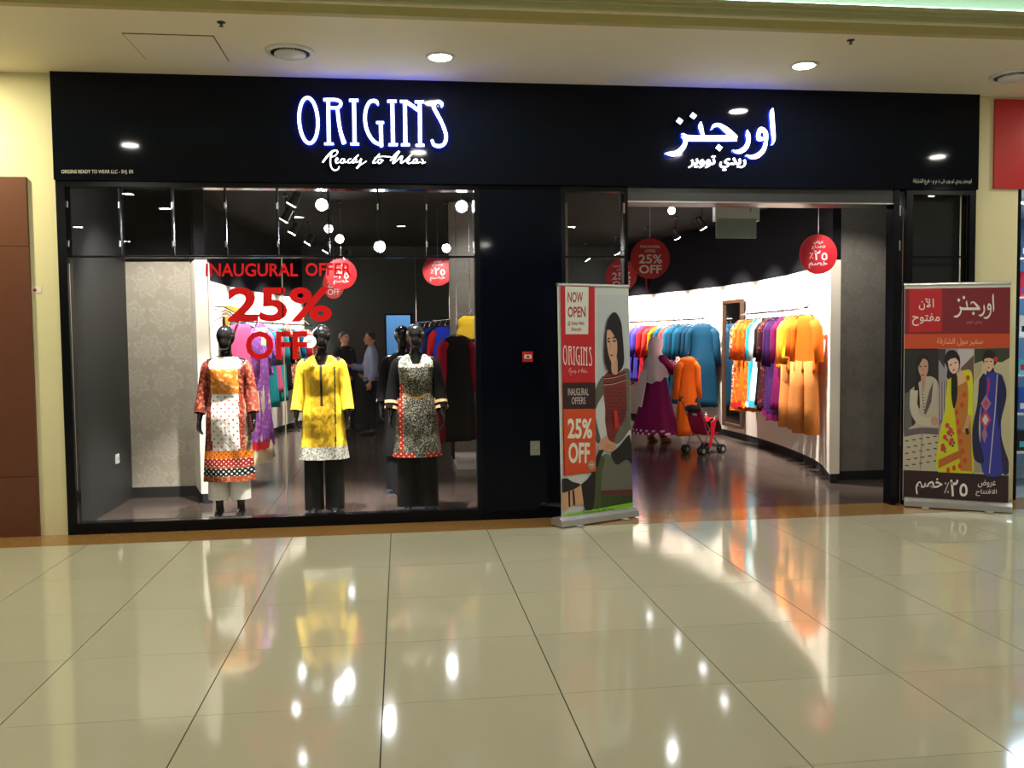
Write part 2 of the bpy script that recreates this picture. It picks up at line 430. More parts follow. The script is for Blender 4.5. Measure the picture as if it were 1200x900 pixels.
for x, y in ((-2.93, -2.75), (0.25, -2.9), (3.30, -2.78), (6.63, -2.7), (-5.99, -9.94), (-3.94, -6.0), (-3.78, -7.44), (-5.83, -12.4), (-1.74, -8.36),
             (0.04, -9.58), (3.4, -9.6), (8.43, -5.45), (2.0, -13), (6.5, -11)):
    lb = {-2.93: 'downlight mirrored at the left end of the black fascia', 0.25: 'downlight mirrored by the small script under the latin sign', 3.30: 'downlight mirrored at the left tip of the arabic sign', 6.63: 'downlight mirrored at the right end of the black fascia'}.get(x if y > -3 else None, 'round downlight in the mall ceiling opposite the shop')
    downlight(x, y, MALL_W, lb, group='mall ceiling downlights')

def diffuser(x, y, label):
    t = thing('air_diffuser', (x, y, 3.80), label=label, cat='air vent')
    MB().lathe([(0.185, 0.0), (0.18, -0.012), (0.15, -0.02), (0.14, -0.006), (0.14, 0.0)], 40).build('rim', white_plastic, t, smooth=True)
    MB().lathe([(0.11, -0.004), (0.12, -0.03), (0.10, -0.042), (0.02, -0.046)], 40).build('cone', white_plastic, t, smooth=True)
    for k in range(28):
        a = 2*math.pi*k/28; d = Vector((math.cos(a), math.sin(a), 0)); s = Vector((-d.y, d.x, 0))*0.006
        MB().prism([d*0.115 - s + Vector((0,0,-.006)), d*0.145 - s + Vector((0,0,-.006)), d*0.145 + s + Vector((0,0,-.006)), d*0.115 + s + Vector((0,0,-.006))], (0, 0, -0.014)).build('blade', black_plastic, t)
diffuser(-0.793, -0.737, 'round white air diffuser in the soffit left of the lit downlight')
diffuser(5.233, -0.655, 'round white air diffuser in the soffit at the right edge')
for x, y, lb in ((-1.188, -1.321, 'small dark sprinkler head near the access hatch'), (3.381, -1.375, 'small dark sprinkler head near the right downlight')):
    t = thing('sprinkler', (x, y, 3.80), label=lb, cat='sprinkler')
    MB().lathe([(0.030, 0), (0.028, -0.005), (0.009, -0.007), (0.009, -0.016)], 16).build('flange', black_plastic, t, smooth=True)
    MB().lathe([(0.005, -0.016), (0.005, -0.026), (0.016, -0.027), (0.016, -0.029)], 16).build('deflector', black_plastic, t)

# ================================================================== STRUCTURE: shopfront
facade = MB().box(-2.775, 5.345, -0.06, 0.08, 2.93, 3.80).build('fascia', black_gloss, kind='structure', label='glossy black shop fascia')
MB().box(0.70, 1.42, -0.03, 0.45, 0.0, 2.93).build('wall_pillar', black_gloss, kind='structure', label='glossy black pillar between window and entrance')
# left window
win = MB().box(-2.775, -2.705, -0.03, 0.10, 0, 2.93).box(0.655, 0.70, -0.03, 0.10, 0, 2.93).box(-2.705, 0.655, -0.03, 0.10, 0.0, 0.092).box(-2.705, 0.655, -0.03, 0.10, 2.885, 2.93).build('window_1', black_frame, kind='structure')
MB().box(-2.705, 0.655, -0.005, 0.03, 2.306, 2.322).build('transom_bar', black_frame, win)
tx = [-2.705, -2.292, -1.870, -1.442, -1.015, -0.589, -0.1716, 0.2445, 0.655]
for a, b in zip(tx[:-1], tx[1:]): MB().box(a+0.004, b-0.004, 0.008, 0.018, 2.325, 2.884).build('pane', glass, win)
for i, a in enumerate(tx[1:-1]):
    MB().box(a-0.007, a+0.007, 0.0, 0.045, 2.322, 2.886).build('mullion', black_frame, win)
for i, a in enumerate(tx):
    a = min(max(a, -2.697), 0.647)
    for z in (2.42, 2.74): MB().box(a-0.006, a+0.006, -0.006, 0.006, z-0.025, z+0.025).build('clip', chrome, win)
for a, b in ((-2.703, -0.991), (-0.986, 0.653)): MB().box(a, b, 0.008, 0.018, 0.094, 2.304).build('pane', glass, win)
MB().box(-0.9925, -0.9845, 0.006, 0.020, 0.094, 2.304).build('joint', mat('silicone_joint', srgb(190, 186, 160), 0.3, var=0.05), win)
# side light left of the entrance
sl = MB().box(1.42, 1.455, -0.03, 0.10, 0, 2.93).box(1.985, 2.02, -0.03, 0.10, 0, 2.93).box(1.455, 1.985, -0.03, 0.10, 2.885, 2.93).box(1.455, 1.985, -0.03, 0.10, 0, 0.09).box(1.455, 1.985, -0.01, 0.03, 2.306, 2.322).build('window_2', black_frame, kind='structure')
for z0, z1 in ((0.092, 2.304), (2.324, 2.884)): MB().box(1.457, 1.983, 0.008, 0.018, z0, z1).build('pane', glass, sl)
for z in (2.42, 2.74): MB().box(1.978, 1.990, -0.036, -0.03, z-0.045, z+0.045).build('clip', chrome, sl)
# right side light
sr = MB().box(4.53, 4.585, -0.03, 0.10, 0, 2.93).box(4.655, 4.72, -0.03, 0.10, 0, 2.93).box(5.285, 5.345, -0.03, 0.10, 0, 2.93).box(4.72, 5.285, -0.03, 0.10, 2.885, 2.93).box(4.72, 5.285, -0.03, 0.10, 0, 0.09).box(4.72, 5.285, -0.01, 0.03, 2.306, 2.322).build('window_3', black_frame, kind='structure')
for z0, z1 in ((0.092, 2.304), (2.324, 2.884)): MB().box(4.722, 5.283, 0.008, 0.018, z0, z1).build('pane', glass, sr)
MB().box(4.586, 4.654, 0.02, 0.03, 0, 2.93).build('pane', glass, sr)
MB().box(4.72, 5.285, 0.12, 0.14, 0, 2.93).build('backing_panel', black_matt, sr)
for z in (2.42, 2.74): MB().box(4.60, 4.612, -0.006, 0.006, z-0.045, z+0.045).build('clip', chrome, sr)
# entrance header
hd = MB().box(2.02, 4.53, -0.02, 0.28, 2.80, 2.93).build('door_1', mat('header_grey', (0.03, 0.03, 0.034), 0.35, var=0.1), kind='structure', label='dark grey header box over the open entrance')
MB().box(2.02, 4.53, -0.024, -0.02, 2.795, 2.806).build('track_edge', steel, hd)

# signs on the fascia
def fa(px, py): 
    p = atY(px, py, -0.06); return Vector((p[0], -0.06, p[2]))
sign = thing('illuminated_sign', (0, 0, 0), label='white illuminated latin letter sign with blue halo over the left window', cat='sign')
def c1(X, Y): return fa(340 + X/12, 105 + Y/12) + Vector((0, -0.034, 0))
LET = {
 'letter_O': [[(264 + 130*math.cos(t) + 0.05*318*math.sin(t), 447 + 318*math.sin(t), 56) for t in [2*math.pi*k/40 for k in range(41)]]],
 'letter_R': [[(540, 140, 58), (544, 450, 60), (550, 770, 62)], [(485, 775, 42), (615, 775, 42)], [(472, 157, 52), (560, 157, 54), (640, 158, 54), (700, 178, 54), (716, 215, 54), (698, 254, 52), (650, 270, 50), (560, 268, 50)], [(668, 275, 56), (690, 480, 58), (722, 640, 60), (765, 772, 74)]],
 'letter_I': [[(900, 160, 60), (905, 450, 60), (910, 770, 62)], [(832, 165, 48), (962, 165, 48)], [(850, 777, 44), (972, 777, 44)]],
 'letter_G': [[(1238, 232, 30), (1215, 185, 58), (1170, 172, 58), (1115, 195, 56), (1070, 290, 56), (1055, 420, 56), (1075, 560, 56), (1130, 680, 56), (1200, 755, 56), (1300, 795, 50)], [(1275, 470, 60), (1280, 640, 60), (1285, 815, 56)], [(1212, 477, 44), (1320, 477, 44)]],
 'letter_I_second': [[(1435, 170, 60), (1442, 450, 60), (1448, 790, 62)], [(1368, 178, 48), (1497, 178, 48)], [(1384, 787, 44), (1512, 787, 44)]],
 'letter_N': [[(1612, 170, 60), (1616, 450, 60), (1620, 790, 60)], [(1546, 182, 48), (1636, 182, 48)], [(1560, 788, 44), (1682, 788, 44)], [(1622, 180, 60), (1720, 245, 60), (1818, 315, 60)], [(1820, 180, 58), (1824, 450, 58), (1828, 790, 60)], [(1752, 187, 48), (1880, 187, 48)], [(1764, 796, 44), (1886, 796, 44)]],
 'letter_S': [[(2130, 262, 26), (2128, 215, 54), (2085, 185, 60), (2030, 205, 60), (2015, 255, 58), (2045, 320, 56), (2130, 480, 56), (2182, 620, 56), (2188, 710, 56), (2158, 780, 56), (2090, 808, 56), (2020, 785, 54), (1988, 715, 40)]],
}
for nm, sts in LET.items():
    f = MB(); bk = MB()
    for s in sts:
        stroke_into(f, [(x, y, w_*0.86) for x, y, w_ in s], c1, (0, 0.018, 0), 6, len(s) > 2, ret=1)
        stroke_into(bk, [(x, y, w_*0.72) for x, y, w_ in s], lambda X, Y: c1(X, Y) + Vector((0, 0.0185, 0)), (0, 0.003, 0), 6, len(s) > 2)
    o = f.build('letter', [sign_em, letter_ret], sign); bk.build('halo_led', halo_em, o)
tag_l = MB(); tag_b = MB()
def c3(X, Y): return fa(370 + X/8.571, 170 + Y/8.571) + Vector((0, -0.03, 0))
SCR = [[(72,182,22),(110,132,26),(160,78,26),(205,60,20),(222,80,18),(195,115,16),(155,125,14)], [(165,80,16),(150,150,18),(155,220,18),(185,258,18),(225,250,16),(238,220,16)],
 [(200,170,14),(225,150,14),(215,135,14),(200,160,16),(212,188,16),(245,175,14)], [(288,143,14),(262,150,16),(250,178,16),(275,186,16),(295,150,14),(292,180,16),(325,175,14)],
 [(360,143,14),(332,155,16),(325,182,16),(355,180,14),(395,140,16),(432,105,18)], [(385,150,14),(372,185,16),(400,175,14)], [(412,143,14),(405,178,16),(435,172,14),(460,142,14)], [(462,146,16),(440,205,20),(412,242,18),(440,215,14),(512,168,14)],
 [(642,95,16),(588,160,20),(578,186,18),(610,182,14)], [(592,136,10),(660,122,12),(720,124,14),(775,130,14)], [(640,148,14),(622,172,16),(640,190,16),(664,170,16),(650,148,14),(682,165,12)],
 [(748,165,16),(800,100,22),(838,72,24),(800,130,26),(778,188,24),(825,152,18),(868,118,20),(855,186,20),(900,160,18),(982,85,22)], [(915,175,14),(945,150,14),(930,138,14),(912,165,16),(930,190,16),(968,180,14)],
 [(1012,146,14),(987,155,16),(976,184,16),(1002,184,16),(1020,150,14),(1016,186,16),(1050,175,14)], [(1060,148,14),(1078,162,14),(1066,190,16),(1104,178,14)]]
for s in SCR: stroke_into(tag_l, [(x, y, w_*0.74) for x, y, w_ in s], c3, (0, 0.02, 0), 5, ret=1)
tag_l.build('script_line', [sign_em, letter_ret], sign)
sign2 = thing('illuminated_sign', (0, 0, 0), label='white illuminated arabic script sign with blue halo over the entrance', cat='sign')
ARS = {'alef': [[(1072,62,8),(1062,110,40),(1070,250,42),(1078,350,34),(1066,405,10)]],
 'waw': [[(990,345,26),(945,350,44),(936,305,36),(960,262,46),(1000,290,44),(1006,370,36),(985,450,40),(930,505,46),(870,520,36),(822,502,10)]],
 'ra': [[(832,265,8),(838,312,42),(843,370,38),(818,430,44),(770,465,44),(725,470,30),(696,455,8)]],
 'jeem_noon_zay': [[(498,262,10),(522,228,32),(570,222,36),(630,262,54),(700,322,58),(728,348,48)], [(735,345,54),(600,345,58),(400,345,56),(280,342,56),(228,318,40)], [(400,188,8),(396,230,42),(410,290,36),(425,335,30)],
     [(222,300,12),(245,330,42),(255,380,40),(225,440,46),(165,485,48),(110,490,40),(66,485,6)]]}
def c4(X, Y): return fa(770 + X/8, 120 + Y/8) + Vector((0, -0.034, 0))
def arlogo(fn, off, mb):
    for sts in ARS.values():
        for s in sts: stroke_into(mb, s, fn, off)
    for cx, cy in ((568, 432), (328, 135), (200, 183)): mb.prism([fn(cx-34, cy+4), fn(cx-6, cy-34), fn(cx+34, cy-4), fn(cx+6, cy+34)], off)
for nm, sts in ARS.items():
    f = MB(); bk = MB()
    for s in sts:
        stroke_into(f, s, c4, (0, 0.018, 0), ret=1); stroke_into(bk, [(x, y, w_*0.7) for x, y, w_ in s], lambda X, Y: c4(X, Y) + Vector((0, 0.0185, 0)), (0, 0.006, 0))
    if nm == 'jeem_noon_zay':
        for cx, cy in ((568, 432), (328, 135), (200, 183)):
            f.prism([c4(cx-34, cy+4), c4(cx-6, cy-34), c4(cx+34, cy-4), c4(cx+6, cy+34)], (0, 0.018, 0)); f.mi[-5:] = [1]*5
    o = f.build('letter', [sign_em, letter_ret], sign2); bk.build('halo_led', halo_em, o)
mb = MB(); text_into(mb, arabic('ريدي تووير'), lambda a, b: fa(a, b) + Vector((0, -0.03, 0)), (806, 183, 873, 200.5), 0.012, thick=(0, 0.02, 0)); mb.build('script_line', sign_em, sign2)
mb = MB(); text_into(mb, 'ORIGINS READY TO WEAR LLC - SHJ. BR', lambda a, b: fa(a, b) + Vector((0, -0.001, 0)), (72, 199, 156.5, 204.5), 0.0)
mb.build('fascia_lettering', white_print, label='tiny white licence lettering on the black fascia above the left window', cat='lettering')
mb = MB(); text_into(mb, arabic('اورجنز ريدي تو وير ش ذ م م - فرع الشارقة'), lambda a, b: fa(a, b) + Vector((0, -0.001, 0)), (1070, 209.5, 1138.5, 216.5), 0.0)
mb.build('fascia_lettering', white_print, label='tiny white arabic licence lettering at the right end of the fascia', cat='lettering')

# red vinyl lettering on the window
def wv(px, py):
    p = atY(px, py, 0.006); return Vector((p[0], 0.006, p[2]))
for body, box, wt, lb in (('INAUGURAL', (241, 308.5, 349, 324), 0.02, 'red vinyl word INAUGURAL on the window glass'), ('OFFER', (358, 308, 412, 323.5), 0.02, 'red vinyl word OFFER on the window glass'),
                      ('25%', (267, 336.5, 389, 377), 0.028, 'large red vinyl 25% on the window glass'), ('OFF', (288, 388, 360, 421.5), 0.025, 'red vinyl word OFF on the window glass')):
    mb = MB(); text_into(mb, body, wv, box, wt, thick=(0, 0.001, 0)); mb.build('window_lettering', red_vinyl, label=lb, cat='lettering', group='red vinyl lettering on the window')

# pillar fittings
p = atY(618, 418, -0.03); t = thing('call_point', (p[0], -0.03, p[2]), label='small red break-glass call point on the black pillar', cat='call point')
MB().box(-0.045, 0.045, -0.03, 0, -0.045, 0.045).build('body', red_paint, t); MB().box(-0.032, 0.032, -0.033, -0.03, -0.016, 0.018).build('glass_front', white_print, t); MB().box(-0.014, 0.014, -0.034, -0.033, -0.006, 0.008).build('mark', black_plastic, t)
p = atY(627, 525, -0.03); t = thing('wall_socket', (p[0], -0.03, p[2]), label='grey metal key switch plate low on the black pillar', cat='switch')
MB().box(-0.042, 0.042, -0.012, 0, -0.062, 0.062).build('plate', grey_plastic, t); MB().disc((0, -0.012, 0.01), (0, -1, 0), 0.013, 0.012, 16).build('key_barrel', steel, t)

# ================================================================== STRUCTURE: shop interior
WR = spline([(4.57, 1.25), (4.90, 2.2), (5.10, 3.4), (5.19, 4.6), (5.18, 5.6), (5.08, 6.6), (4.90, 7.6), (4.68, 8.6), (4.42, 9.6)], 6)
WL = spline([(-1.86, 1.25), (-2.2, 2.4), (-2.42, 3.6), (-2.48, 4.8), (-2.42, 6.0), (-2.28, 7.2), (-2.08, 8.4), (-1.82, 9.6)], 6)
def curve_at(Wc, y):
    for a, b in zip(Wc[:-1], Wc[1:]):
        if a[1] <= y <= b[1] or b is Wc[-1]:
            t = (y - a[1]) / (b[1] - a[1]); p = a + (b - a)*t; d = (b - a) / np.hypot(*(b - a)); return p[0], d
def curved(Wc, side, z0, z1, th0, th1):
    """slab following the curve between offsets th0..th1 to the outside (side=+1 right)"""
    mb = MB(); rings = []
    for i, p in enumerate(Wc):
        d = Wc[min(i+1, len(Wc)-1)] - Wc[max(i-1, 0)]; d = d/np.hypot(*d); n = np.array([d[1], -d[0]])*side
        if i == 0: n = np.array([side, 0.0])
        a = p + n*th0; b = p + n*th1
        rings.append([(a[0], a[1], z0), (b[0], b[1], z0), (b[0], b[1], z1), (a[0], a[1], z1)])
    return mb.loft(rings, True)
for Wc, side, nm in ((WR, 1, 'right'), (WL, -1, 'left')):
    curved(Wc, side, 0.10, 2.40, 0.0, 0.115).build('wall_curved_' + nm, white_wall, kind='structure', label='curved white display wall')
    curved(Wc, side, 0.0, 0.10, 0.012, 0.10).build('baseboard_' + nm, black_matt, kind='structure')
    curved(Wc, side, 2.402, 3.40, 0.02, 0.115).build('wall_upper_' + nm, dark_ceiling, kind='structure')
shopfl = MB().box(-2.9, 5.6, 0.10, 12.0, -0.10, -0.006).build('floor_shop', grout, kind='structure')
st_first = None
for i in range(11):
    for j in range(12):
        x0 = -2.86 + 0.797*i; y0 = 0.106 + 0.797*j
        x1 = min(x0+0.797, 5.5)
        if x1 - x0 < 0.7:
            MB().box(x0+.0025, x1-.0025, y0+.0025, y0+.7945, -0.006, 0).build('tile', shop_tile, shopfl); continue
        if st_first is None:
            st_first = MB().box(.0025, .7945, .0025, .7945, -0.006, 0).build('tile', shop_tile, shopfl); o = st_first
        else:
            o = bpy.data.objects.new('tile', st_first.data); COL.objects.link(o); o.parent = shopfl
        o.location = (x0, y0, 0)
MB().box(-2.9, 5.6, 0.09, 12.0, 3.40, 3.5).build('ceiling_shop', dark_ceiling, kind='structure')
MB().box(-2.87, -2.76, 0.10, 1.85, 0, 3.40).build('wall_window_left', charcoal, kind='structure', label='charcoal side wall of the display window')
MB().box(5.36, 5.5, 0.25, 1.6, 0, 3.40).build('wall_entrance_right', charcoal, kind='structure')
MB().box(-2.76, -1.95, 1.72, 1.80, 0.11, 2.42).build('wall_window_back', damask, kind='structure', label='beige damask wallpaper panel at the back of the display window')
MB().box(-2.76, -1.95, 1.71, 1.80, 0, 0.11).build('baseboard_window', black_matt, kind='structure')
MB().box(-2.76, -1.98, 1.74, 1.80, 2.42, 3.40).build('wall_window_upper', dark_ceiling, kind='structure')
MB().box(4.69, 5.36, 1.42, 1.50, 0.10, 3.40).build('wall_entrance_back', damask_dark, kind='structure', label='grey damask wallpaper wall right of the entrance')
MB().box(4.69, 5.36, 1.41, 1.50, 0, 0.10).build('baseboard_entrance', black_matt, kind='structure')
MB().box(0.66, 2.25, 4.0, 4.12, 0, 3.40).build('wall_partition', damask_dark, kind='structure', label='grey papered partition wall behind the pillar')
MB().box(-2.6, -0.95, 9.6, 9.7, 0, 3.4).box(0.23, 5.3, 9.6, 9.7, 0, 3.4).box(-0.95, 0.23, 9.6, 9.7, 2.1, 3.4).box(-0.95, -0.27, 9.6, 9.7, 0, 2.1).build('wall_shop_back', dark_green_wall, kind='structure')
d2 = MB().box(-0.95, -0.29, 9.55, 9.595, 0.005, 2.08).build('door_2', black_matt, kind='structure', label='black door in the dark back wall')
MB().box(-0.40, -0.34, 9.53, 9.55, 1.0, 1.04).build('door_handle', steel, d2)
MB().box(-0.29, -0.26, 9.55, 9.6, 0, 2.10).box(0.2, 0.23, 9.55, 9.6, 0, 2.10).box(-0.29, 0.23, 9.55, 9.6, 2.07, 2.10).build('trim_7', black_frame, kind='structure')
MB().box(-1.0, 1.2, 11.8, 11.9, 0, 3.0).box(-1.1, -1.0, 9.7, 11.9, 0, 3.0).box(1.2, 1.3, 9.7, 11.9, 0, 3.0).box(-1.1, 1.3, 9.7, 11.9, 3.0, 3.1).build('wall_stockroom', mat('stockroom_paint', srgb(170, 205, 235), 0.6, var=0.03), kind='structure')
t = thing('ceiling_lamp', (0.1, 10.7, 3.0), label='blue-white lamp in the back room seen through the doorway', cat='lamp')
MB().box(-0.3, 0.3, -0.06, 0.06, -0.04, 0).build('housing', white_plastic, t); MB().box(-0.28, 0.28, -0.05, 0.05, -0.045, -0.04).build('tube', mat('blue_tube', (0.4, 0.7, 1), emit=12, ecol=(0.5, 0.78, 1, 1)), t)
l = bpy.data.lights.new('l', 'AREA'); l.size = 0.3; l.energy = 22; l.color = (0.5, 0.78, 1); lo = bpy.data.objects.new('lamp', l); COL.objects.link(lo); lo.parent = t; lo.location = (0, 0, -0.06)
p = atY(147, 549, 1.2); t = thing('wall_socket', (-2.76, 1.25, 0.47), label='white socket plate on the charcoal side wall of the window', cat='socket')
MB().box(0, 0.012, -0.045, 0.045, -0.045, 0.045).build('plate', white_plastic, t); MB().box(0.012, 0.015, -0.012, 0.012, -0.016, 0.016).build('insert', grey_plastic, t)

# ------------------------------------------------------------------ shop spotlights
def spot(loc, target, watts, label, size=62, glow=True, group=None, col=(1.0, 0.96, 0.90), r=0.05, glare=None):
    t = thing('spotlight', loc, label=label, cat='spotlight', group=group)
    L = Vector(loc); d = (Vector(target) - L).normalized()
    MB().box(-0.02, 0.02, -0.05, 0.05, 3.40 - loc[2] - 0.03, 3.40 - loc[2]).build('track_adapter', black_plastic, t)
    MB().tube([(0, 0, 0), (0, 0, 3.40 - loc[2] - 0.02)], 0.008, 8).build('stem', black_plastic, t)
    gd = Vector(glare).normalized() if glare else d
    MB().tube([-gd*0.12, -gd*0.11, -gd*0.02, gd*0.05], [r*0.5, r*0.9, r*1.05, r*1.15], 20).build('head', black_plastic, t)
    if glow: MB().disc(gd*0.051, gd, r*1.02, 0.003, 24).build('lens', spot_em, t)
    l = bpy.data.lights.new('spot_lamp', 'SPOT'); l.energy = watts; l.spot_size = math.radians(size); l.spot_blend = 0.6; l.shadow_soft_size = 0.04; l.color = col
    o = bpy.data.objects.new('lamp', l); COL.objects.link(o); o.parent = t; o.location = d*0.09
    o.rotation_euler = d.to_track_quat('-Z', 'Y').to_euler()
    return t
ORD = ['first', 'second', 'third', 'fourth', 'fifth', 'sixth', 'seventh', 'eighth']
for y in (2.0, 3.1, 4.2, 5.4, 6.6, 7.8, 9.0):
    x, d = curve_at(WR, y); spot((x-1.05, y-0.15, 3.12), (x, y, 1.35), SHOP_SPOT, ORD[int((y-1.9)/1.15)] + ' track spotlight from the entrance along the right curved wall', group='track spotlights washing the right wall', size=74)
for y in (2.3, 3.6, 4.9, 6.2, 7.5, 8.8):
    x, d = curve_at(WL, y); spot((x+1.05, y-0.1, 3.12), (x, y, 1.35), SHOP_SPOT*0.9, ORD[int((y-2.2)/1.25)] + ' track spotlight from the window along the left curved wall', group='track spotlights washing the left wall', size=74)
# glaring spots of the display window
def toward_cam(p): return (CAM[0]-p[0], CAM[1]-p[1], CAM[2]-p[2])
for px, py, yy, tg, lb, r in ((377, 240, 0.75, (-0.72, 0.60, 1.2), 'glaring spotlight in the window over the yellow outfit', 0.052), (445, 289, 1.9, (0.2, 0.9, 0.9), 'glaring spotlight lower in the window between two mannequins', 0.055), (541, 242, 0.75, (0.14, 0.53, 1.2), 'glaring spotlight at the upper right corner of the window', 0.052)):
    p = atY(px, py, yy); tc_ = toward_cam(p)
    spot(tuple(p), tg, 40, lb, glare=tc_, r=r, size=80)
spot((-1.25, 0.20, 3.15), (-1.57, 0.56, 1.35), WIN_SPOT, 'window spotlight lighting the first mannequin', size=50)
spot((-0.62, 0.20, 3.15), (-0.72, 0.60, 1.35), WIN_SPOT, 'window spotlight lighting the yellow outfit', size=50)
spot((0.05, 0.20, 3.15), (0.14, 0.53, 1.4), WIN_SPOT*0.8, 'window spotlight lighting the patterned black and white outfit', size=46)
spot((-2.2, 0.35, 3.15), (-2.35, 1.6, 1.0), 190, 'window spotlight lighting the damask panel', size=90)
spot((1.15, 2.55, 3.12), (1.1, 4.0, 1.9), 90, 'added fill spotlight brightening the partition behind the pillar', size=80)  # extra lamp with no visible source, lifts the partition and yellow blouse
spot((4.45, 0.45, 3.12), (5.02, 1.42, 1.4), 65, 'added fill spotlight brightening the grey wallpaper right of the entrance', size=80)  # unseen fill lamp, added to lighten the wallpaper
p = atY(787, 247, 1.5); spot(tuple(p), (4.95, 1.42, 1.3), 120, 'glaring spotlight just inside the entrance', glare=toward_cam(p), r=0.035, size=90)
for px, py in ((385, 268), (398, 280), (523, 291)):
    p = atY(px, py, 4.0); spot(tuple(p), (p[0], 6, 1.0), 40, {385: 'upper of two small distant spotlights under the left glaring one', 398: 'lower of two small distant spotlights under the left glaring one', 523: 'small distant spotlight left of the upper right glaring one'}[px], group='distant track spotlights', glare=toward_cam(p), r=0.05, size=80)

# ================================================================== OBJECTS: garments on rails
def rail(Wc, side, y0, y1, off, z, label):
    t = thing('clothes_rail', (0, 0, 0), label=label, cat='clothes rail')
    pts = []
    ys = np.linspace(y0, y1, 12)
    for y in ys:
        x, d = curve_at(Wc, y); pts.append((x - side*off, y, z))
    MB().tube(pts, 0.0125, 10).build('rod', chrome, t, smooth=True)
    for y in (y0 + 0.1, (y0+y1)/2, y1 - 0.1):
        x, d = curve_at(Wc, y)
        MB().tube([(x - side*0.002, y, z + 0.12), (x - side*off*0.6, y, z + 0.10), (x - side*off, y, z)], 0.009, 8).build('bracket', chrome, t)
    return t
# (wall, y0, y1, offset, height)
rail(WR, 1, 1.6, 4.75, 0.22, 1.912, 'chrome clothes rail on the curved wall nearest the entrance')
rail(WR, 1, 6.05, 9.3, 0.28, 1.882, 'chrome clothes rail on the curved wall beyond the mirror')
rail(WL, -1, 2.4, 4.4, 0.46, 1.882, 'chrome clothes rail on the left wall behind the first mannequin')
_x, _d = curve_at(WL, 2.25)
t = thing('clothes_rail', (0, 0, 0), label='short chrome rail arm holding the lilac dress', cat='clothes rail')
MB().tube([(_x, 2.25, 1.882), (_x + 0.70, 2.25, 1.882)], 0.0125, 10).build('rod', chrome, t, smooth=True)
MB().tube([(_x, 2.25, 1.75), (_x + 0.25, 2.25, 1.875)], 0.008, 8).build('bracket', chrome, t)
rail(WL, -1, 4.9, 9.2, 0.28, 1.882, 'chrome clothes rail on the left wall far inside the shop')

def garment_mesh(hw=0.21, hem=0.26, length=1.15, th=0.045, folds=5, ph=0.0, k=28, seed=0):
    rnd = random.Random(seed)
    prof = [(0.075, -0.085, 0.4), (0.11, -0.09, 0.6), (hw*0.92, -0.135, 0.8), (hw, -0.18, 1.0)]
    n = 11
    for i in range(1, n + 1):
        t = i / n; z = -0.18 - (length - 0.18)*t
        wv_ = hw*(1 - 0.14*math.sin(math.pi*min(1, t*2.2))*(1 if t < 0.45 else 0)) + (hem - hw)*t**1.2
        prof.append((wv_, z, 1 + 0.25*t))
    rings = []
    for (wd, z, tt) in prof:
        amp = 0.022*max(0, (-z - 0.35))/max(0.1, length - 0.35); ring = []
        for j in range(k):
            a = 2*math.pi*j/k; c, s = math.cos(a), math.sin(a)
            x = wd*math.copysign(abs(c)**0.75, c); y = th*tt*math.copysign(abs(s)**0.8, s)
            y += amp*math.sin(folds*math.pi*x/hw + ph) + 0.006*math.sin(9*z + ph)
            ring.append((x, y, z + (0.012*math.sin(folds*2*x/hw + ph) if z < -length + 0.02 else 0)))
        rings.append(ring)
    mb = MB(); mb.loft(rings, True); return mb
def sleeve_mesh(s, hw, ln, out=0.06):
    return MB().tube([(s*(hw-0.04), 0, -0.16), (s*(hw+0.015), 0.0, -0.24), (s*(hw+out*0.6), 0.004, -0.16-ln*0.55), (s*(hw+out), 0.0, -0.16-ln)], [0.052, 0.062, 0.056, 0.05], 12)
def trouser_mesh(s, length, top, hem=0.088):
    return MB().tube([(s*0.075, 0.0, -top), (s*0.09, 0.003, -top-0.3), (s*0.105, 0.0, -(top+length)/2-0.1), (s*0.11, 0.0, -length)], [0.078, 0.078, 0.082, hem], 14)
def hanger_mesh():
    mb = MB(); mb.tube(spline([(0, 0, -0.075), (0, 0, -0.03), (0.02, 0, -0.012), (0.018, 0, 0.012), (0, 0, 0.018), (-0.016, 0, 0.008)], 4), 0.0035, 6)
    mb.tube([(-0.19, 0, -0.12), (-0.1, 0, -0.085), (0, 0, -0.07), (0.1, 0, -0.085), (0.19, 0, -0.12)], 0.006, 6); return mb
_hang = None
def garment(loc, rz, name, label, m, group=None, length=1.15, hw=0.2, hem=0.25, sleeve=0.5, trim_m=None, trousers=None, seed=0, sleeve_m=None, cat='garment'):
    global _hang
    t = thing(name, loc, rz, label=label, cat=cat, group=group)
    ph = seed*1.7
    garment_mesh(hw, hem, length, 0.042, 3 + seed % 4, ph, seed=seed).build('fabric', m, t, smooth=True)
    if sleeve:
        for s in (-1, 1): sleeve_mesh(s, hw, sleeve).build('sleeve', sleeve_m or m, t, smooth=True)
    if trim_m:
        g = garment_mesh(hw*1.01, hem*1.03, length + 0.004, 0.046, 3 + seed % 4, ph, seed=seed)
        k = 28; last = g.v[-3*k:] if False else g.v[-2*k:]
        mb = MB(); a = np.array(last[:k]); b = np.array(last[k:]); a2 = b + (a - b)*0.75
        mb.loft([list(map(tuple, a2)), list(map(tuple, b))], False); mb.build('hem_trim', trim_m, t, smooth=True)
    if trousers:
        for s in (-1, 1): trouser_mesh(s, trousers[1], length - 0.12).build('trouser_leg', trousers[0], t, smooth=True)
    if _hang is None:
        h = hanger_mesh().build('hanger', chrome, t); _hang = h.data
    else:
        h = bpy.data.objects.new('hanger', _hang); COL.objects.link(h); h.parent = t
    return t

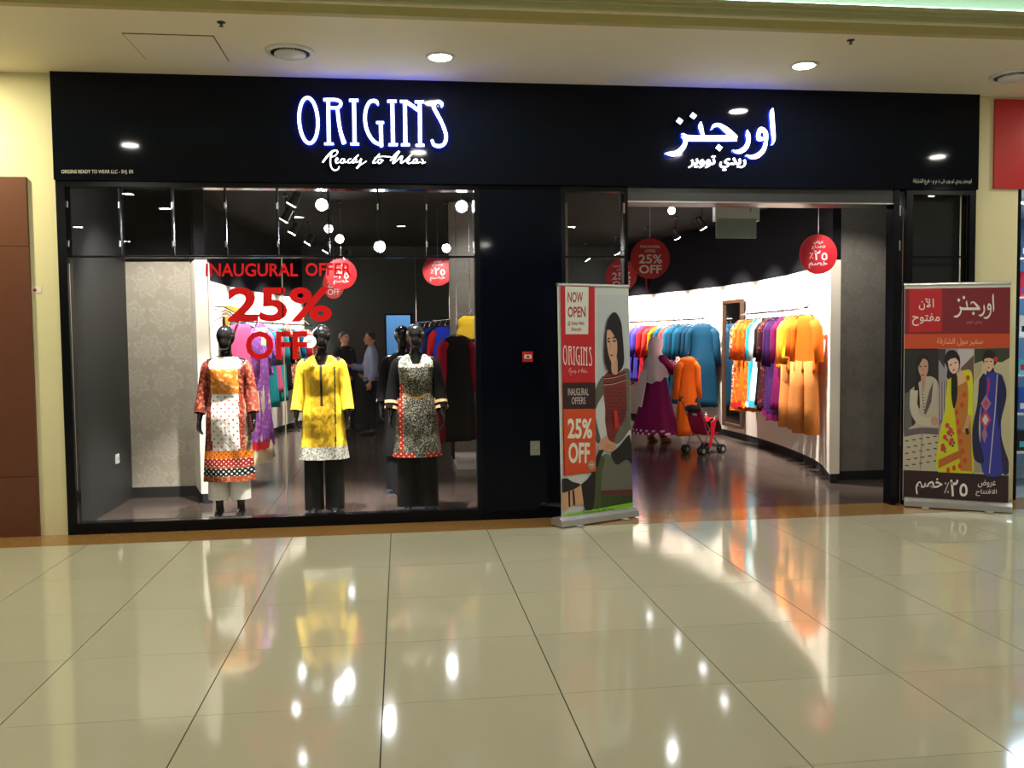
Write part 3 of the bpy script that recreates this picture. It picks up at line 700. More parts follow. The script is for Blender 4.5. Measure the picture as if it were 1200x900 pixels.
C_ = lambda n, *a, **k: cloth('cloth_' + n, *a, **k)
orange = C_('orange', srgb(216, 100, 16)); orange2 = C_('deep_orange', srgb(222, 84, 24), srgb(235, 130, 30), 'noise', 18, 0.55); peach = C_('peach', srgb(206, 128, 64)); amber = C_('amber', srgb(226, 140, 22))
purple = C_('purple_print', srgb(46, 16, 66), srgb(96, 40, 110), 'dots', 26, 0.22); magenta = C_('magenta', srgb(104, 14, 66)); maroon = C_('maroon_print', srgb(58, 14, 22), srgb(140, 60, 40), 'noise', 22, 0.6)
cyan = C_('cyan', srgb(40, 188, 210)); white_c = C_('white', srgb(232, 230, 226)); pale_blue = C_('pale_blue', srgb(150, 205, 222))
teal = C_('teal', srgb(8, 58, 82)); teal2 = C_('bright_teal', srgb(12, 86, 114)); coral = C_('coral', srgb(214, 62, 56)); red = C_('red', srgb(196, 30, 40)); violet = C_('violet', srgb(72, 60, 160)); royal = C_('royal_blue', srgb(36, 60, 200))
yellow = C_('yellow', srgb(240, 196, 50)); multi = C_('multicolour', srgb(226, 180, 130), srgb(150, 40, 40), 'noise', 30, 0.5); multi2 = C_('floral', srgb(228, 214, 190), srgb(190, 60, 40), 'vor', 26, 0.42)
brown = C_('brown', srgb(74, 46, 38)); black_c = C_('black', srgb(18, 16, 18)); navy = C_('navy', srgb(28, 30, 66)); lilac = C_('lilac_print', srgb(150, 84, 176), srgb(196, 120, 190), 'noise', 20, 0.55); green_teal = C_('sea_green', srgb(30, 130, 130)); pink_c = C_('pink', srgb(200, 80, 120)); cream_c = C_('cream', srgb(238, 224, 180))

def on_rail(Wc, side, y, off, z, turn=48, **kw):
    x, d = curve_at(Wc, y)
    ang = math.atan2(d[1], d[0]) - math.pi/2
    return garment((x - side*off, y, z), ang - side*math.radians(turn) + kw.pop('tw', 0.0), **kw)
RA = [  # near right rail: y, name, label, material, length, sleeve, options
 (1.72, 'orange_tunic_set', 'orange tunic over peach trousers, nearest the white wall end', orange, 0.72, 0.45, dict(trousers=(peach, 1.42), hem=0.21)),
 (2.12, 'orange_tunic_set', 'orange tunic over peach trousers, second hanging from the wall end', orange, 0.74, 0.40, dict(trousers=(peach, 1.42), hem=0.23)),
 (2.36, 'yellow_tunic', 'amber yellow blouse squeezed between the two orange trouser sets', amber, 0.60, 0.5, {}),
 (2.60, 'peach_tunic_set', 'orange-to-peach tunic with wide peach trousers, left of the amber blouse', C_('orange_peach', srgb(232, 134, 48)), 0.72, 0.5, dict(trousers=(peach, 1.44))),
 (2.84, 'magenta_tunic', 'magenta tunic with raised shoulders behind the peach set', magenta, 1.25, 0.5, {}),
 (3.04, 'purple_dress', 'dark purple dotted dress with plum hem', purple, 1.40, 0.55, dict(trim_m=magenta)),
 (3.24, 'purple_dress', 'second dark purple dotted dress, touching the brown print one', purple, 1.36, 0.55, dict(trim_m=magenta)),
 (3.44, 'brown_print_dress', 'dark maroon-brown print dress right of the cyan one', maroon, 1.32, 0.5, {}),
 (3.62, 'black_dress', 'black dress behind the maroon-brown print', black_c, 1.25, 0.45, {}),
 (3.80, 'cyan_dress', 'white and cyan dress with cyan hem', C_('white_cyan', srgb(226, 238, 240)), 1.28, 0.5, dict(trim_m=cyan)),
 (3.98, 'cyan_dress', 'bright cyan dress behind the white and cyan one', cyan, 1.30, 0.5, dict(trim_m=white_c)),
 (4.16, 'orange_dress', 'deep orange print dress with golden hem', orange2, 1.33, 0.5, dict(trim_m=amber)),
 (4.33, 'orange_dress', 'bright orange dress with yellow shoulders', orange, 1.33, 0.5, dict(trim_m=red)),
 (4.50, 'red_dress', 'narrow red and gold dress near the mirror', orange2, 1.36, 0.5, dict(trim_m=red)),
 (4.66, 'multicolour_dress', 'multicolour print dress at the mirror end of the rail', multi, 1.40, 0.5, dict(trim_m=amber)),
]
for i, (y, nm, lb, m_, ln, sv, kw) in enumerate(RA):
    on_rail(WR, 1, y, 0.22, 1.91, turn=56, hw=0.165, name=nm, label=lb, m=m_, length=ln, sleeve=sv, group='garments on the near right rail', seed=i, tw=random.uniform(-0.12, 0.12), **kw)
RB = [(6.12, teal, 1.42), (6.28, teal, 1.42), (6.45, teal, 1.42), (6.62, teal2, 1.40), (6.80, teal, 1.42), (6.98, teal2, 1.40)]
for i, (y, m_, ln) in enumerate(RB):
    on_rail(WR, 1, y, 0.28, 1.88, turn=38, name='teal_dress', label=['long teal dress nearest the mirror', 'second long teal dress from the mirror', 'third long teal dress from the mirror', 'brighter teal dress, fourth from the mirror', 'fifth long teal dress from the mirror', 'brighter teal dress, sixth from the mirror, beside the coral tunic'][i], m=m_, length=ln, sleeve=0.6, group='teal dresses left of the mirror', seed=i+3, tw=random.uniform(-0.08, 0.08))
RC = [(7.16, coral, 'coral red tunic with a swing tag in front of the teal row', 0.75, 'coral_tunic'), (7.34, teal2, 'blue-green dress behind the coral tunic', 1.2, 'blue_dress'), (7.55, amber, 'golden yellow tunic left of the blue-green dress', 1.0, 'golden_tunic'), (7.76, coral, 'coral orange long tunic behind the shopper', 1.25, 'coral_tunic'),
      (7.98, red, 'red long tunic left of the coral one', 1.2, 'red_tunic'), (8.18, violet, 'violet blue tunic above the headscarf of the shopper', 1.1, 'violet_tunic'), (8.36, violet, 'second violet blue tunic, further back', 1.1, 'violet_tunic'), (8.54, amber, 'pale gold tunic left of the violet ones', 1.1, 'gold_tunic'),
      (8.72, coral, 'salmon red tunic at the far left of the rail', 1.1, 'salmon_tunic'), (8.90, black_c, 'black tunic near the far end of the rail', 1.1, 'black_tunic'), (9.1, multi2, 'red and white floral tunic hanging beside the left banner', 1.2, 'floral_tunic')]
for i, (y, m_, lb, ln, nm) in enumerate(RC):
    gg = on_rail(WR, 1, y, 0.28, 1.88, turn=38, name=nm, label=lb, m=m_, length=ln, sleeve=0.5, group='garments on the far right rail', seed=i+5, tw=random.uniform(-0.1, 0.1))
    if i == 0: MB().box(-.03, .03, -.075, -.072, -.34, -.24).build('swing_tag', white_print, gg)
LA = [(2.25, lilac, 'long lilac print dress with red hem and cream underskirt beside the first mannequin', 1.45, 'lilac_dress', dict(trim_m=red, hem=0.30)), (2.6, pink_c, 'pink print dress behind the first mannequin', 1.3, 'pink_dress', {}), (2.9, C_('teal_print', srgb(50, 150, 180)), 'light teal dress half hidden by the lilac one', 1.35, 'teal_dress', {}), (3.2, red, 'red print dress behind the mannequin head', 1.2, 'red_dress', {}),
      (3.5, multi, 'pink and cream print tunic left behind the first mannequin', 1.2, 'print_tunic', {}), (3.9, brown, 'brown tunic over dark trousers behind the word OFF', 0.8, 'brown_tunic_set', dict(trousers=(brown, 1.35))), (4.2, black_c, 'black tunic seen through the letter O', 1.1, 'black_tunic', {})]
for i, (y, m_, lb, ln, nm, kw) in enumerate(LA):
    on_rail(WL, -1, y, 0.64 if i == 0 else 0.46, 1.88, turn=66 if i == 0 else 48, hw=0.15 if i == 0 else 0.18, name=nm, label=lb, m=m_, length=ln, sleeve=0.5, group='garments on the near left rail', seed=i+2, tw=random.uniform(-0.1, 0.1), **kw)
x_, d_ = curve_at(WL, 2.25)
garment_mesh(0.13, 0.31, 1.60, 0.035, 6, 1.0).build('underskirt', cream_c, [o for o in bpy.data.objects if o.name == 'lilac_dress'][0], smooth=True)
LB = [(5.0, brown, 'dark brown tunic on the far left rail', 1.2, 'brown_tunic'), (5.25, navy, 'navy dress with a blue hem left of the teal one', 1.35, 'navy_dress'), (5.5, teal2, 'bright teal dress below the word OFF', 1.35, 'teal_dress'), (5.75, C_('turquoise', srgb(60, 180, 200)), 'turquoise dress next to the glass joint', 1.3, 'turquoise_dress'), (6.0, lilac, 'short lilac tunic right of the glass joint', 0.8, 'lilac_tunic'),
      (6.3, green_teal, 'sea green long dress right of the glass joint', 1.3, 'green_dress'), (6.6, pink_c, 'pink tunic left of the yellow mannequin', 1.1, 'pink_tunic'), (6.9, green_teal, 'second sea green dress nearer the yellow mannequin', 1.25, 'green_dress'), (7.2, black_c, 'black tunic beside the yellow mannequin shoulder', 1.1, 'black_tunic'), (7.55, multi, 'cream print tunic above the yellow mannequin sleeve', 1.1, 'print_tunic'), (7.9, teal2, 'teal tunic deep on the left rail', 1.1, 'teal_tunic'), (8.3, red, 'red tunic deep on the left rail', 1.1, 'red_tunic'), (8.7, multi2, 'floral tunic at the end of the left rail', 1.1, 'floral_tunic')]
for i, (y, m_, lb, ln, nm) in enumerate(LB):
    on_rail(WL, -1, y, 0.28, 1.88, turn=38, name=nm, label=lb, m=m_, length=ln, sleeve=0.5, group='garments on the far left rail', seed=i, tw=random.uniform(-0.1, 0.1))

# rail with blue blouses behind the partition
t = thing('clothes_rail', (0, 0, 0), label='slanting chrome rail with blue blouses behind the third mannequin', cat='clothes rail')
a = atY(527, 374, 5.0); b = atY(488, 388, 7.4); b[2] = a[2]
MB().tube([tuple(a), tuple(b)], 0.0125, 10).build('rod', chrome, t, smooth=True)
for p in (a, b): MB().tube([(p[0], p[1], p[2]), (p[0], p[1], 3.4)], 0.006, 8).build('drop_rod', chrome, t)
for i in range(6):
    q = a + (b - a)*(0.12 + 0.15*i)
    lb = ['royal blue blouse with red yoke nearest the partition', 'dark navy blouse behind the nearest blue one', 'royal blue blouse in the middle of the slanting rail', 'navy blouse left of the middle blue one', 'red-shouldered blue blouse beside the mannequin head', 'blue blouse at the far end of the slanting rail'][i]
    garment((q[0], q[1], q[2]-0.02), random.uniform(-0.6, 0.2), 'blue_blouse', lb, royal if i % 2 == 0 else navy, group='blue blouses on the slanting rail', length=0.75 - 0.0*i, hw=0.18, hem=0.2, sleeve=0.4, seed=i, sleeve_m=red if i in (0, 4) else None)

# mirror on the right wall
x0, d = curve_at(WR, 5.15); x1, d1 = curve_at(WR, 5.85)
mx_ = (x0 + x1)/2; ang = math.atan2(5.85-5.15, x1-x0)
t = thing('wall_mirror', (mx_ - 0.03, 5.5, 0.18), ang, label='tall dark-framed mirror on the curved white wall', cat='mirror')
fw = 0.36
MB().box(-fw, -fw+0.05, 0.0, 0.045, 0, 1.98).box(fw-0.05, fw, 0.0, 0.045, 0, 1.98).box(-fw+.05, fw-.05, 0.0, 0.045, 0, 0.05).box(-fw+.05, fw-.05, 0.0, 0.045, 1.93, 1.98).build('frame', mat('dark_walnut', srgb(70, 44, 28), 0.4, var=0.2, scale=15), t)
MB().box(-fw+.05, fw-.05, 0.012, 0.02, 0.05, 1.93).build('mirror_glass', mat('mirror_silver', (0.9, 0.9, 0.9), 0.02, 1.0, var=0.01), t)
# picture frame on the left wall
x0, d = curve_at(WL, 6.0); ang = math.atan2(d[1], d[0])
t = thing('wall_mirror', (x0 + 0.03, 5.6, 0.9), ang + math.pi, label='gilt-framed dark mirror high on the left curved wall', cat='mirror')
MB().box(-0.5, -0.42, 0, 0.04, 0, 1.2).box(0.42, 0.5, 0, 0.04, 0, 1.2).box(-.42, .42, 0, 0.04, 0, 0.08).box(-.42, .42, 0, 0.04, 1.12, 1.2).build('frame', mat('gilt_frame', srgb(200, 150, 60), 0.35, 0.4, var=0.1), t)
MB().box(-.42, .42, 0.005, 0.015, 0.08, 1.12).build('mirror_glass', mat('dark_mirror', (0.05, 0.05, 0.05), 0.05, 0.6, var=0.02), t)

# display corner by the partition: plinth, black stand, yellow top, red and navy outfit
MB().box(0.67, 1.6, 3.05, 3.95, 0.0, 0.10).build('display_plinth', mat('plinth_white', srgb(206, 204, 198), 0.5, var=0.03), label='low white display plinth at the right end of the window view', cat='plinth')
p = atY(540, 398, 3.4); px_ = p[0]
t = thing('display_stand', (px_+0.05, 3.4, 0.10), label='black display stand with a flat top beside the partition', cat='display stand')
MB().box(-0.2, 0.3, -0.18, 0.18, p[2]-0.10-0.03, p[2]-0.10).build('top', black_frame, t)
for sx in (-0.17, 0.27):
    for sy in (-0.15, 0.15): MB().box(sx-0.015, sx+0.015, sy-0.015, sy+0.015, 0, p[2]-0.13).build('leg', black_frame, t)
t2 = garment((px_+0.12, 3.4, p[2]+0.38), 0.3, 'yellow_blouse', 'bright yellow blouse hanging over the black stand', yellow, length=0.375, hw=0.17, hem=0.2, sleeve=0.0, seed=2)
MB().tube([(0, 0, 0.018), (0, 0, 3.40 - (p[2]+0.38))], 0.003, 6).build('wire', chrome, t2)
g = atY(522, 400, 3.25)
garment((g[0]+0.12, 2.9, 1.72), 0.5, 'red_navy_outfit', 'dark navy coat-like dress with red side panel in front of the black stand', black_c, length=1.35, hw=0.2, hem=0.26, sleeve=0.6, seed=4, sleeve_m=C_('crimson', srgb(150, 14, 40)))
o = [q for q in bpy.data.objects if q.name.startswith('red_navy_outfit')][0]
MB().tube([(-0.17, 0.02, -0.2), (-0.21, 0.03, -0.6), (-0.24, 0.03, -1.34)], [0.05, 0.07, 0.08], 12).build('side_panel', MATS['cloth_crimson'], o, smooth=True)
MB().tube([(0, 0, 0.018), (0, 0, 3.40-1.72)], 0.003, 6).build('wire', chrome, o)

# ================================================================== FIGURES
def ellipse_ring(c, rx, ry, n=20, tilt=None, p=1.0):
    out = []
    for j in range(n):
        a = 2*math.pi*j/n; cc, ss = math.cos(a), math.sin(a)
        v = Vector((rx*math.copysign(abs(cc)**p, cc), ry*math.copysign(abs(ss)**p, ss), 0))
        if tilt: v = tilt @ v
        out.append(Vector(c) + v)
    return out
def egg(mb, c, rx, ry, rz, n=20, k=12, rot=None):
    rings = []
    for i in range(1, k):
        a = math.pi*i/k; r = math.sin(a); z = -math.cos(a)
        ring = []
        for j in range(n):
            b = 2*math.pi*j/n
            v = Vector((rx*r*math.cos(b), ry*r*math.sin(b), rz*z))
            if rot: v = rot @ v
            ring.append(Vector(c) + v)
        rings.append(ring)
    mb.loft(rings, True)
def hand(mb, wrist, d, palm_n, side=1, sc=1.0, curl=0.35):
    """palm and five separate fingers; d = direction of fingers, palm_n = palm normal"""
    W_ = Vector(wrist); d = Vector(d).normalized(); n = Vector(palm_n); n = (n - d*n.dot(d)).normalized(); s = d.cross(n).normalized()*side
    rings = []
    for t, hw_, ht in ((0, .024, .019), (0.03, .031, .017), (0.065, .040, .015), (0.09, .040, .013)):
        c = W_ + d*t*sc
        rings.append([c + s*hw_*sc*math.cos(2*math.pi*j/14) + n*ht*sc*math.sin(2*math.pi*j/14) for j in range(14)])
    mb.loft(rings)
    for k, (o, L) in enumerate(((-0.031, .066), (-0.0105, .078), (0.0105, .073), (0.031, .056))):
        b = W_ + d*0.078*sc + s*o*sc; c1_ = curl
        p1 = b + (d*math.cos(c1_) + n*math.sin(c1_) + s*o*1.5)*L*0.5*sc; p2 = p1 + (d*math.cos(c1_*2.4) + n*math.sin(c1_*2.4))*L*0.55*sc
        mb.tube([b, p1, p2], [.0088*sc, .0082*sc, .0066*sc], 8)
    b = W_ + d*0.03*sc - s*0.024*sc
    p1 = b + (d*0.6 - s*0.75 + n*0.3).normalized()*0.04*sc; p2 = p1 + (d*0.95 - s*0.15 + n*0.3).normalized()*0.034*sc
    mb.tube([b, p1, p2], [.0115*sc, .0095*sc, .0075*sc], 8)
def remeshed(mb, name, m, parent, voxel=0.0075, smooth_it=4):
    me = bpy.data.meshes.new('raw'); me.from_pydata(mb.v, [], mb.f)
    bm = bmesh.new(); bm.from_mesh(me); bmesh.ops.recalc_face_normals(bm, faces=bm.faces); bm.to_mesh(me); bm.free()
    o = bpy.data.objects.new('raw', me); COL.objects.link(o)
    r = o.modifiers.new('r', 'REMESH'); r.mode = 'VOXEL'; r.voxel_size = voxel; r.use_smooth_shade = True
    sm = o.modifiers.new('s', 'SMOOTH'); sm.iterations = smooth_it; sm.factor = 0.5
    dg = bpy.context.evaluated_depsgraph_get(); new = bpy.data.meshes.new_from_object(o.evaluated_get(dg))
    bpy.data.objects.remove(o); new.name = name; new.materials.clear(); new.materials.append(m)
    new.polygons.foreach_set('use_smooth', [True]*len(new.polygons))
    return place(name, new, parent)
def figure_raw(arms, feet=True, head=True, face=False, hipw=0.095, sh=0.175, legs=None, headrot=None, slim=1.0, hands=True, lean=None, headoff=(0,0,0), hs=1.0):
    """faces -Y, about 1.74 m tall. arms: [(shoulder, elbow, wrist, finger_dir, palm_normal), ...] right then left"""
    mb = MB()
    R_ = [(0.84, .10, .085), (0.90, .150, .105), (0.98, .152, .10), (1.08, .118, .082), (1.18, .125, .09), (1.28, .148, .10), (1.36, .160, .092), (1.42, .135, .075), (1.455, .07, .058), (1.50, .050, .052)]
    mb.loft([ellipse_ring((0, 0.0 + (0.012 if z > 1.3 else 0), z), rx*slim, ry*slim) for z, rx, ry in R_])
    for s in (-1, 1):
        L = legs[0 if s < 0 else 1] if legs else [(s*hipw, 0, 0.92), (s*hipw*1.02, -0.01, 0.50), (s*hipw, 0.02, 0.09)]
        pts = spline(L, 5)
        rad = np.interp(np.linspace(0, 1, len(pts)), [0, .25, .5, .7, 1], [.092*slim, .078*slim, .055*slim, .052*slim, .036*slim])
        mb.tube([tuple(p) for p in pts], list(map(float, rad)), 14)
        if feet:
            ax = Vector(L[-1]); mb.tube([ax + Vector((0, .035, -.045)), ax + Vector((0, -.03, -.05)), ax + Vector((0, -.10, -.065)), ax + Vector((0, -.165, -.074))], [.036, .038, .033, .016], 12)
            mb.tube([ax, ax + Vector((0, 0.0, -.05))], [.036, .038], 12)
    for (S, E_, W_, fd, pn), sd in zip(arms, (-1, 1)):
        pts = spline([S, E_, W_], 6); rad = np.interp(np.linspace(0, 1, len(pts)), [0, .2, .5, .6, 1], [.052, .047, .036, .037, .024])
        mb.tube([(sd*0.09, 0.012, 1.40), tuple(pts[0])], [.055, .054], 12)
        mb.tube([tuple(p) for p in pts], list(map(float, rad*(1 if slim >= 1 else 1))), 12)
        if hands: hand(mb, W_, fd, pn, sd)
    if head:
        rot = headrot or Matrix.Identity(3); hc = Vector((0, -0.008, 1.635)) + Vector(headoff)
        mb.tube([(0, 0.012, 1.46), (0, 0.005, 1.52), tuple(hc + Vector((0, 0.01, -.05)))], [.052, .048, .05], 14)
        egg(mb, hc + rot @ Vector((0, 0.012, 0.015)), .076*hs, .095*hs, .098*(1+(hs-1)*.3), rot=rot)
        egg(mb, hc + rot @ Vector((0, -.022, -.045)), .054*hs, .066*hs, .075*hs, rot=rot)
        if face:
            P_ = lambda x, y, z: hc + rot @ Vector((x, y, z))
            mb.tube([P_(0, -.082, 0.012), P_(0, -.100, -.018), P_(0, -.104, -.034), P_(0, -.086, -.044)], [.008, .011, .015, .010], 10)
            for s in (-1, 1):
                mb.tube([P_(s*.018, -.084, .018), P_(s*.045, -.076, .02)], [.010, .008], 8)
                mb.tube([P_(s*.076, .0, .015), P_(s*.082, .012, -.005), P_(s*.076, .0, -.03)], [.012, .014, .008], 8)
            mb.tube([P_(-.024, -.082, -.068), P_(0, -.090, -.066), P_(.024, -.082, -.068)], [.006, .009, .006], 8)
            egg(mb, P_(0, -.075, -.10), .022, .018, .018)
    return mb
def face_details(parent, hc, rot, brow, lip):
    P_ = lambda x, y, z: Vector(hc) + rot @ Vector((x, y, z))
    eye = mat('eye_white', srgb(225, 220, 212), 0.3, var=0.02); iris = mat('dark_iris', (0.01, 0.008, 0.006), 0.2, var=0.1)
    for s in (-1, 1):
        e = MB(); egg(e, P_(s*.031, -.076, .003), .014, .009, .008, 12, 8, rot); q = e.build('eye', eye, parent, smooth=True)
        MB().disc(P_(s*.031, -.0835, .003), rot @ Vector((0, -1, 0)), .0058, .0025, 12).build('iris', iris, q)
        MB().tube([P_(s*.014, -.090, .022), P_(s*.032, -.089, .027), P_(s*.052, -.076, .021)], [.0035, .0045, .003], 8).build('eyebrow', brow, parent)
    MB().tube([P_(-.023, -.089, -.068), P_(0, -.099, -.066), P_(.023, -.089, -.068)], [.003, .006, .003], 8).build('lips', lip, parent, smooth=True)

# ---- mannequins
gloss_black = mat('mannequin_black_gloss', (0.012, 0.011, 0.011), 0.16, var=0.05)
raw = figure_raw([((-.165, .012, 1.39), (-.212, .01, 1.13), (-.238, -.05, .90), (-.05, -.2, -1), (1, -.3, 0)), ((.165, .012, 1.39), (.212, .01, 1.13), (.238, -.05, .90), (.05, -.2, -1), (-1, -.3, 0))], face=False, slim=0.92, hs=1.09)
man_root = thing('mannequin', (-1.572, 0.558, 0.0))
mbody = remeshed(raw, 'body', gloss_black, man_root)
plate_m = mat('steel_plate', (0.5, 0.5, 0.5), 0.3, 1.0, var=0.05)
def mannequin(loc, rz, label, made=None):
    if made is None: r = man_root; r.location = loc; r.rotation_euler = (0, 0, rz); tag(r, label, 'mannequin')
    else:
        r = thing('mannequin', loc, rz, label=label, cat='mannequin'); o = bpy.data.objects.new('body', mbody.data); COL.objects.link(o); o.parent = r
    o = MB().lathe([(0.15, 0.0), (0.15, 0.006), (0.14, 0.008)], 32).build('base_plate', plate_m, r)
    return r
def tunic(parent, zones, mats, z_top, z_hem, name='tunic', sh=0.185, waist=0.155, hip=0.19, hem=0.22, depth=0.62, neck='round', rows=64, k=64, wav=0.006, bust=0.118):
    rings = []; zz = []
    def prof(z):
        t = [(z_hem, hem, hem*depth), (0.70, hip*1.06, hip*depth*1.02), (0.92, hip, 0.128), (1.10, waist, 0.105), (1.24, 0.165, bust), (1.34, 0.178, 0.113), (1.40, 0.165, 0.098), (1.435, 0.128, 0.085), (z_top, 0.088, 0.076)]
        t = sorted(t); zs = [a[0] for a in t]
        return np.interp(z, zs, [a[1] for a in t]), np.interp(z, zs, [a[2] for a in t])
    for i in range(rows + 1):
        z = z_hem + (z_top - z_hem)*i/rows; rx, ry = prof(z); ring = []
        fall = max(0, (1.0 - z))/0.7
        for j in range(k):
            a = 2*math.pi*j/k; c, s = math.cos(a), math.sin(a)
            f = 1 + fall*0.045*math.sin(7*a + 1.3) + fall*0.03*math.sin(11*a + 0.4)
            zn = z
            if neck == 'v' and z > 1.38 and s < 0: zn = z - (z-1.38)*1.9*max(0, 1 - abs(c)*1.4)
            ring.append((rx*math.copysign(abs(c)**0.9, c)*f, ry*math.copysign(abs(s)**0.9, s)*f + wav*math.sin(14*z + 3*c) , zn))
        rings.append(ring)
    mb = MB(); mb.loft(rings, False)
    fi = 0
    for i in range(rows):
        for j in range(k):
            q = mb.f[fi]; c = np.mean([mb.v[v] for v in q], axis=0); mb.mi[fi] = zones(c[0], c[1], c[2]); fi += 1
    return mb.build(name, mats, parent, smooth=True)
def tsleeves(parent, mats_, wrist_t=1.0, r0=.066, r1=.055, zones=None):
    for s in (-1, 1):
        pts = spline([(s*.122, .012, 1.392), (s*.168, .012, 1.35), (s*.210, .01, 1.13), (s*.238, -.05, .93)], 8)
        n = len(pts); rad = [float(np.interp(i/(n-1), [0, .25, .6, 1], [r0*.72, r0*.92, r1, r1*.95])) for i in range(n)]
        cut_ = int(n*wrist_t); mb = MB().tube([tuple(p) for p in pts[:cut_]], rad[:cut_], 20, cap=False)
        if zones:
            for q in range(len(mb.f)): mb.mi[q] = zones(np.mean([mb.v[v] for v in mb.f[q]], axis=0)[2])
        mb.build('sleeve', mats_, parent, smooth=True)
def trousers(parent, m, z_hem, wide=.09, top=0.80):
    for s in (-1, 1):
        rings = [ellipse_ring((s*.095, 0.0 + 0.01*(1-t), top + (z_hem - top)*t), .088*(1-t) + wide*t, .085*(1-t) + wide*t, 20) for t in (0, .2, .4, .6, .8, 1)]
        MB().loft(rings, False).build('trouser_leg', m, parent, smooth=True)
S_ = srgb
def creases(M, scale=9.0, strength=0.5):
    nt = M.node_tree; b = nt.nodes['Principled BSDF']; tc = nt.nodes.new('ShaderNodeTexCoord'); mp = nt.nodes.new('ShaderNodeMapping')
    mp.inputs['Scale'].default_value = (2.2, 2.2, 0.8); mp.inputs['Rotation'].default_value = (0, 0.5, 0)
    n = nt.nodes.new('ShaderNodeTexNoise'); n.inputs['Scale'].default_value = scale; n.inputs['Detail'].default_value = 2
    bp = nt.nodes.new('ShaderNodeBump'); bp.inputs['Strength'].default_value = strength; bp.inputs['Distance'].default_value = 0.05
    nt.links.new(tc.outputs['Object'], mp.inputs[0]); nt.links.new(mp.outputs[0], n.inputs['Vector']); nt.links.new(n.outputs['Fac'], bp.inputs['Height']); nt.links.new(bp.outputs[0], b.inputs['Normal'])
# first: orange, white and red printed tunic
r1 = mannequin((-1.572, 0.558, 0.0), 0.0, 'black mannequin in orange, white and red printed tunic with white trousers')
m_side = cloth('cloth_red_brown_print', S_(112, 40, 32), S_(176, 98, 66), 'noise', 36, 0.54, rough=0.55, spec=0.25)
m_yoke = cloth('cloth_orange_yoke', S_(232, 128, 36), S_(240, 186, 120), 'noise', 30, 0.56, rough=0.45, spec=0.5)
m_pan = cloth('cloth_white_panel', S_(228, 224, 216), S_(206, 84, 36), 'dots', 14.5, 0.17)
m_b1 = cloth('cloth_orange_band', S_(226, 126, 30), S_(170, 60, 30), 'dots', 24, 0.25); m_b2 = cloth('cloth_red_band', S_(160, 34, 36), S_(236, 220, 200), 'dots', 24, 0.22); m_b3 = cloth('cloth_black_band', S_(14, 14, 18), S_(210, 210, 205), 'dots', 22, 0.27); m_b4 = cloth('cloth_rust_hem', S_(150, 66, 40), S_(190, 120, 70), 'noise', 40, 0.55)
m_grey_p = cloth('cloth_grey_brown_print', S_(110, 84, 70), S_(160, 140, 120), 'noise', 40, 0.55, rough=0.45, spec=0.5)
def zn1(x, y, z):
    if z < 0.395: return 6
    if z < 0.462: return 5
    if z < 0.48: return 6
    if z < 0.545: return 4
    if z < 0.625: return 3
    if y < 0.02 and z > 1.36 and abs(x + .0) < 0.14: return 8
    if y < 0.02 and -0.125 < x < 0.115:
        return 2 if z < 1.13 else 1
    if x > 0.16 and z < 1.2: return 7
    return 0
tunic(r1, zn1, [m_side, m_yoke, m_pan, m_b1, m_b2, m_b3, m_b4, m_grey_p, cloth('cloth_yoke_glare', S_(240, 214, 186), S_(236, 170, 100), 'noise', 24, 0.6)], 1.462, 0.335)  # last cloth paints the spotlight's overexposure of the orange upper chest
tsleeves(r1, m_side, 0.97)
trousers(r1, cloth('cloth_ivory', S_(236, 232, 222)), 0.165, .095)
for q in (m_side, m_yoke, m_pan, m_grey_p): creases(q, 9, 0.35)
nk = MB().tube([(0.088*math.cos(a), 0.006 + 0.076*math.sin(a), 1.462 - 0.012*max(0, -math.sin(a))) for a in [2*math.pi*k/24 for k in range(25)]], .006, 8).build('neckline', m_b3, r1)
# second: yellow
r2 = mannequin((-0.724, 0.606, 0.0), 0.0, 'black mannequin in yellow satin tunic with silver hem and black trousers', 1)
m_yel = cloth('cloth_yellow_satin', S_(200, 154, 22), S_(214, 172, 42), 'noise', 22, 0.52, rough=0.35, spec=0.6); m_yel2 = cloth('cloth_plain_yellow', S_(228, 190, 52), rough=0.5); m_sil = cloth('cloth_silver_lace', S_(140, 136, 122), S_(206, 202, 190), 'noise', 70, 0.5, rough=0.5); m_pip = cloth('cloth_dark_piping', S_(58, 50, 30))  # paler noise patches of the satin paint its silk sheen into the yellow
def zn2(x, y, z):
    if z < 0.62: return 2
    if y < 0 and abs(x - 0.0) < 0.008 and 1.0 < z < 1.40: return 3
    if y < 0 and abs(abs(x - 0.005) - 0.115) < 0.006 and z < 1.36: return 3 if x > 0 else 1
    if abs(x) < 0.12 and y < 0: return 0
    return 1
tunic(r2, zn2, [m_yel, m_yel2, m_sil, m_pip], 1.462, 0.505, hem=0.225, neck='v', k=120)
tsleeves(r2, [m_yel2, m_sil], 0.97, .068, .058, zones=lambda z: 1 if z < 0.965 else 0)
trousers(r2, C_('black', (0, 0, 0)), 0.03, .088)
creases(m_yel); creases(m_yel2, 7, 0.4)
sc = thing('price_card', (-0.724-0.09, 0.46, 1.59), label='round white paper tag hanging before the face of the yellow mannequin', cat='tag')
MB().disc((0, 0, 0), (0, -1, 0.0), 0.058, 0.002, 32).build('card', white_print, sc); MB().tube([(0, -.001, 0.05), (0.05, 0.06, 0.12), (0.08, 0.14, 0.15)], 0.0015, 6).build('string', white_print, sc)
for z in (0.012, -0.004): MB().box(-0.02, 0.02, -0.0028, -0.002, z-0.002, z+0.002).build('print_line', mat('grey_print', srgb(150, 150, 150), 0.6, var=0.02), sc)
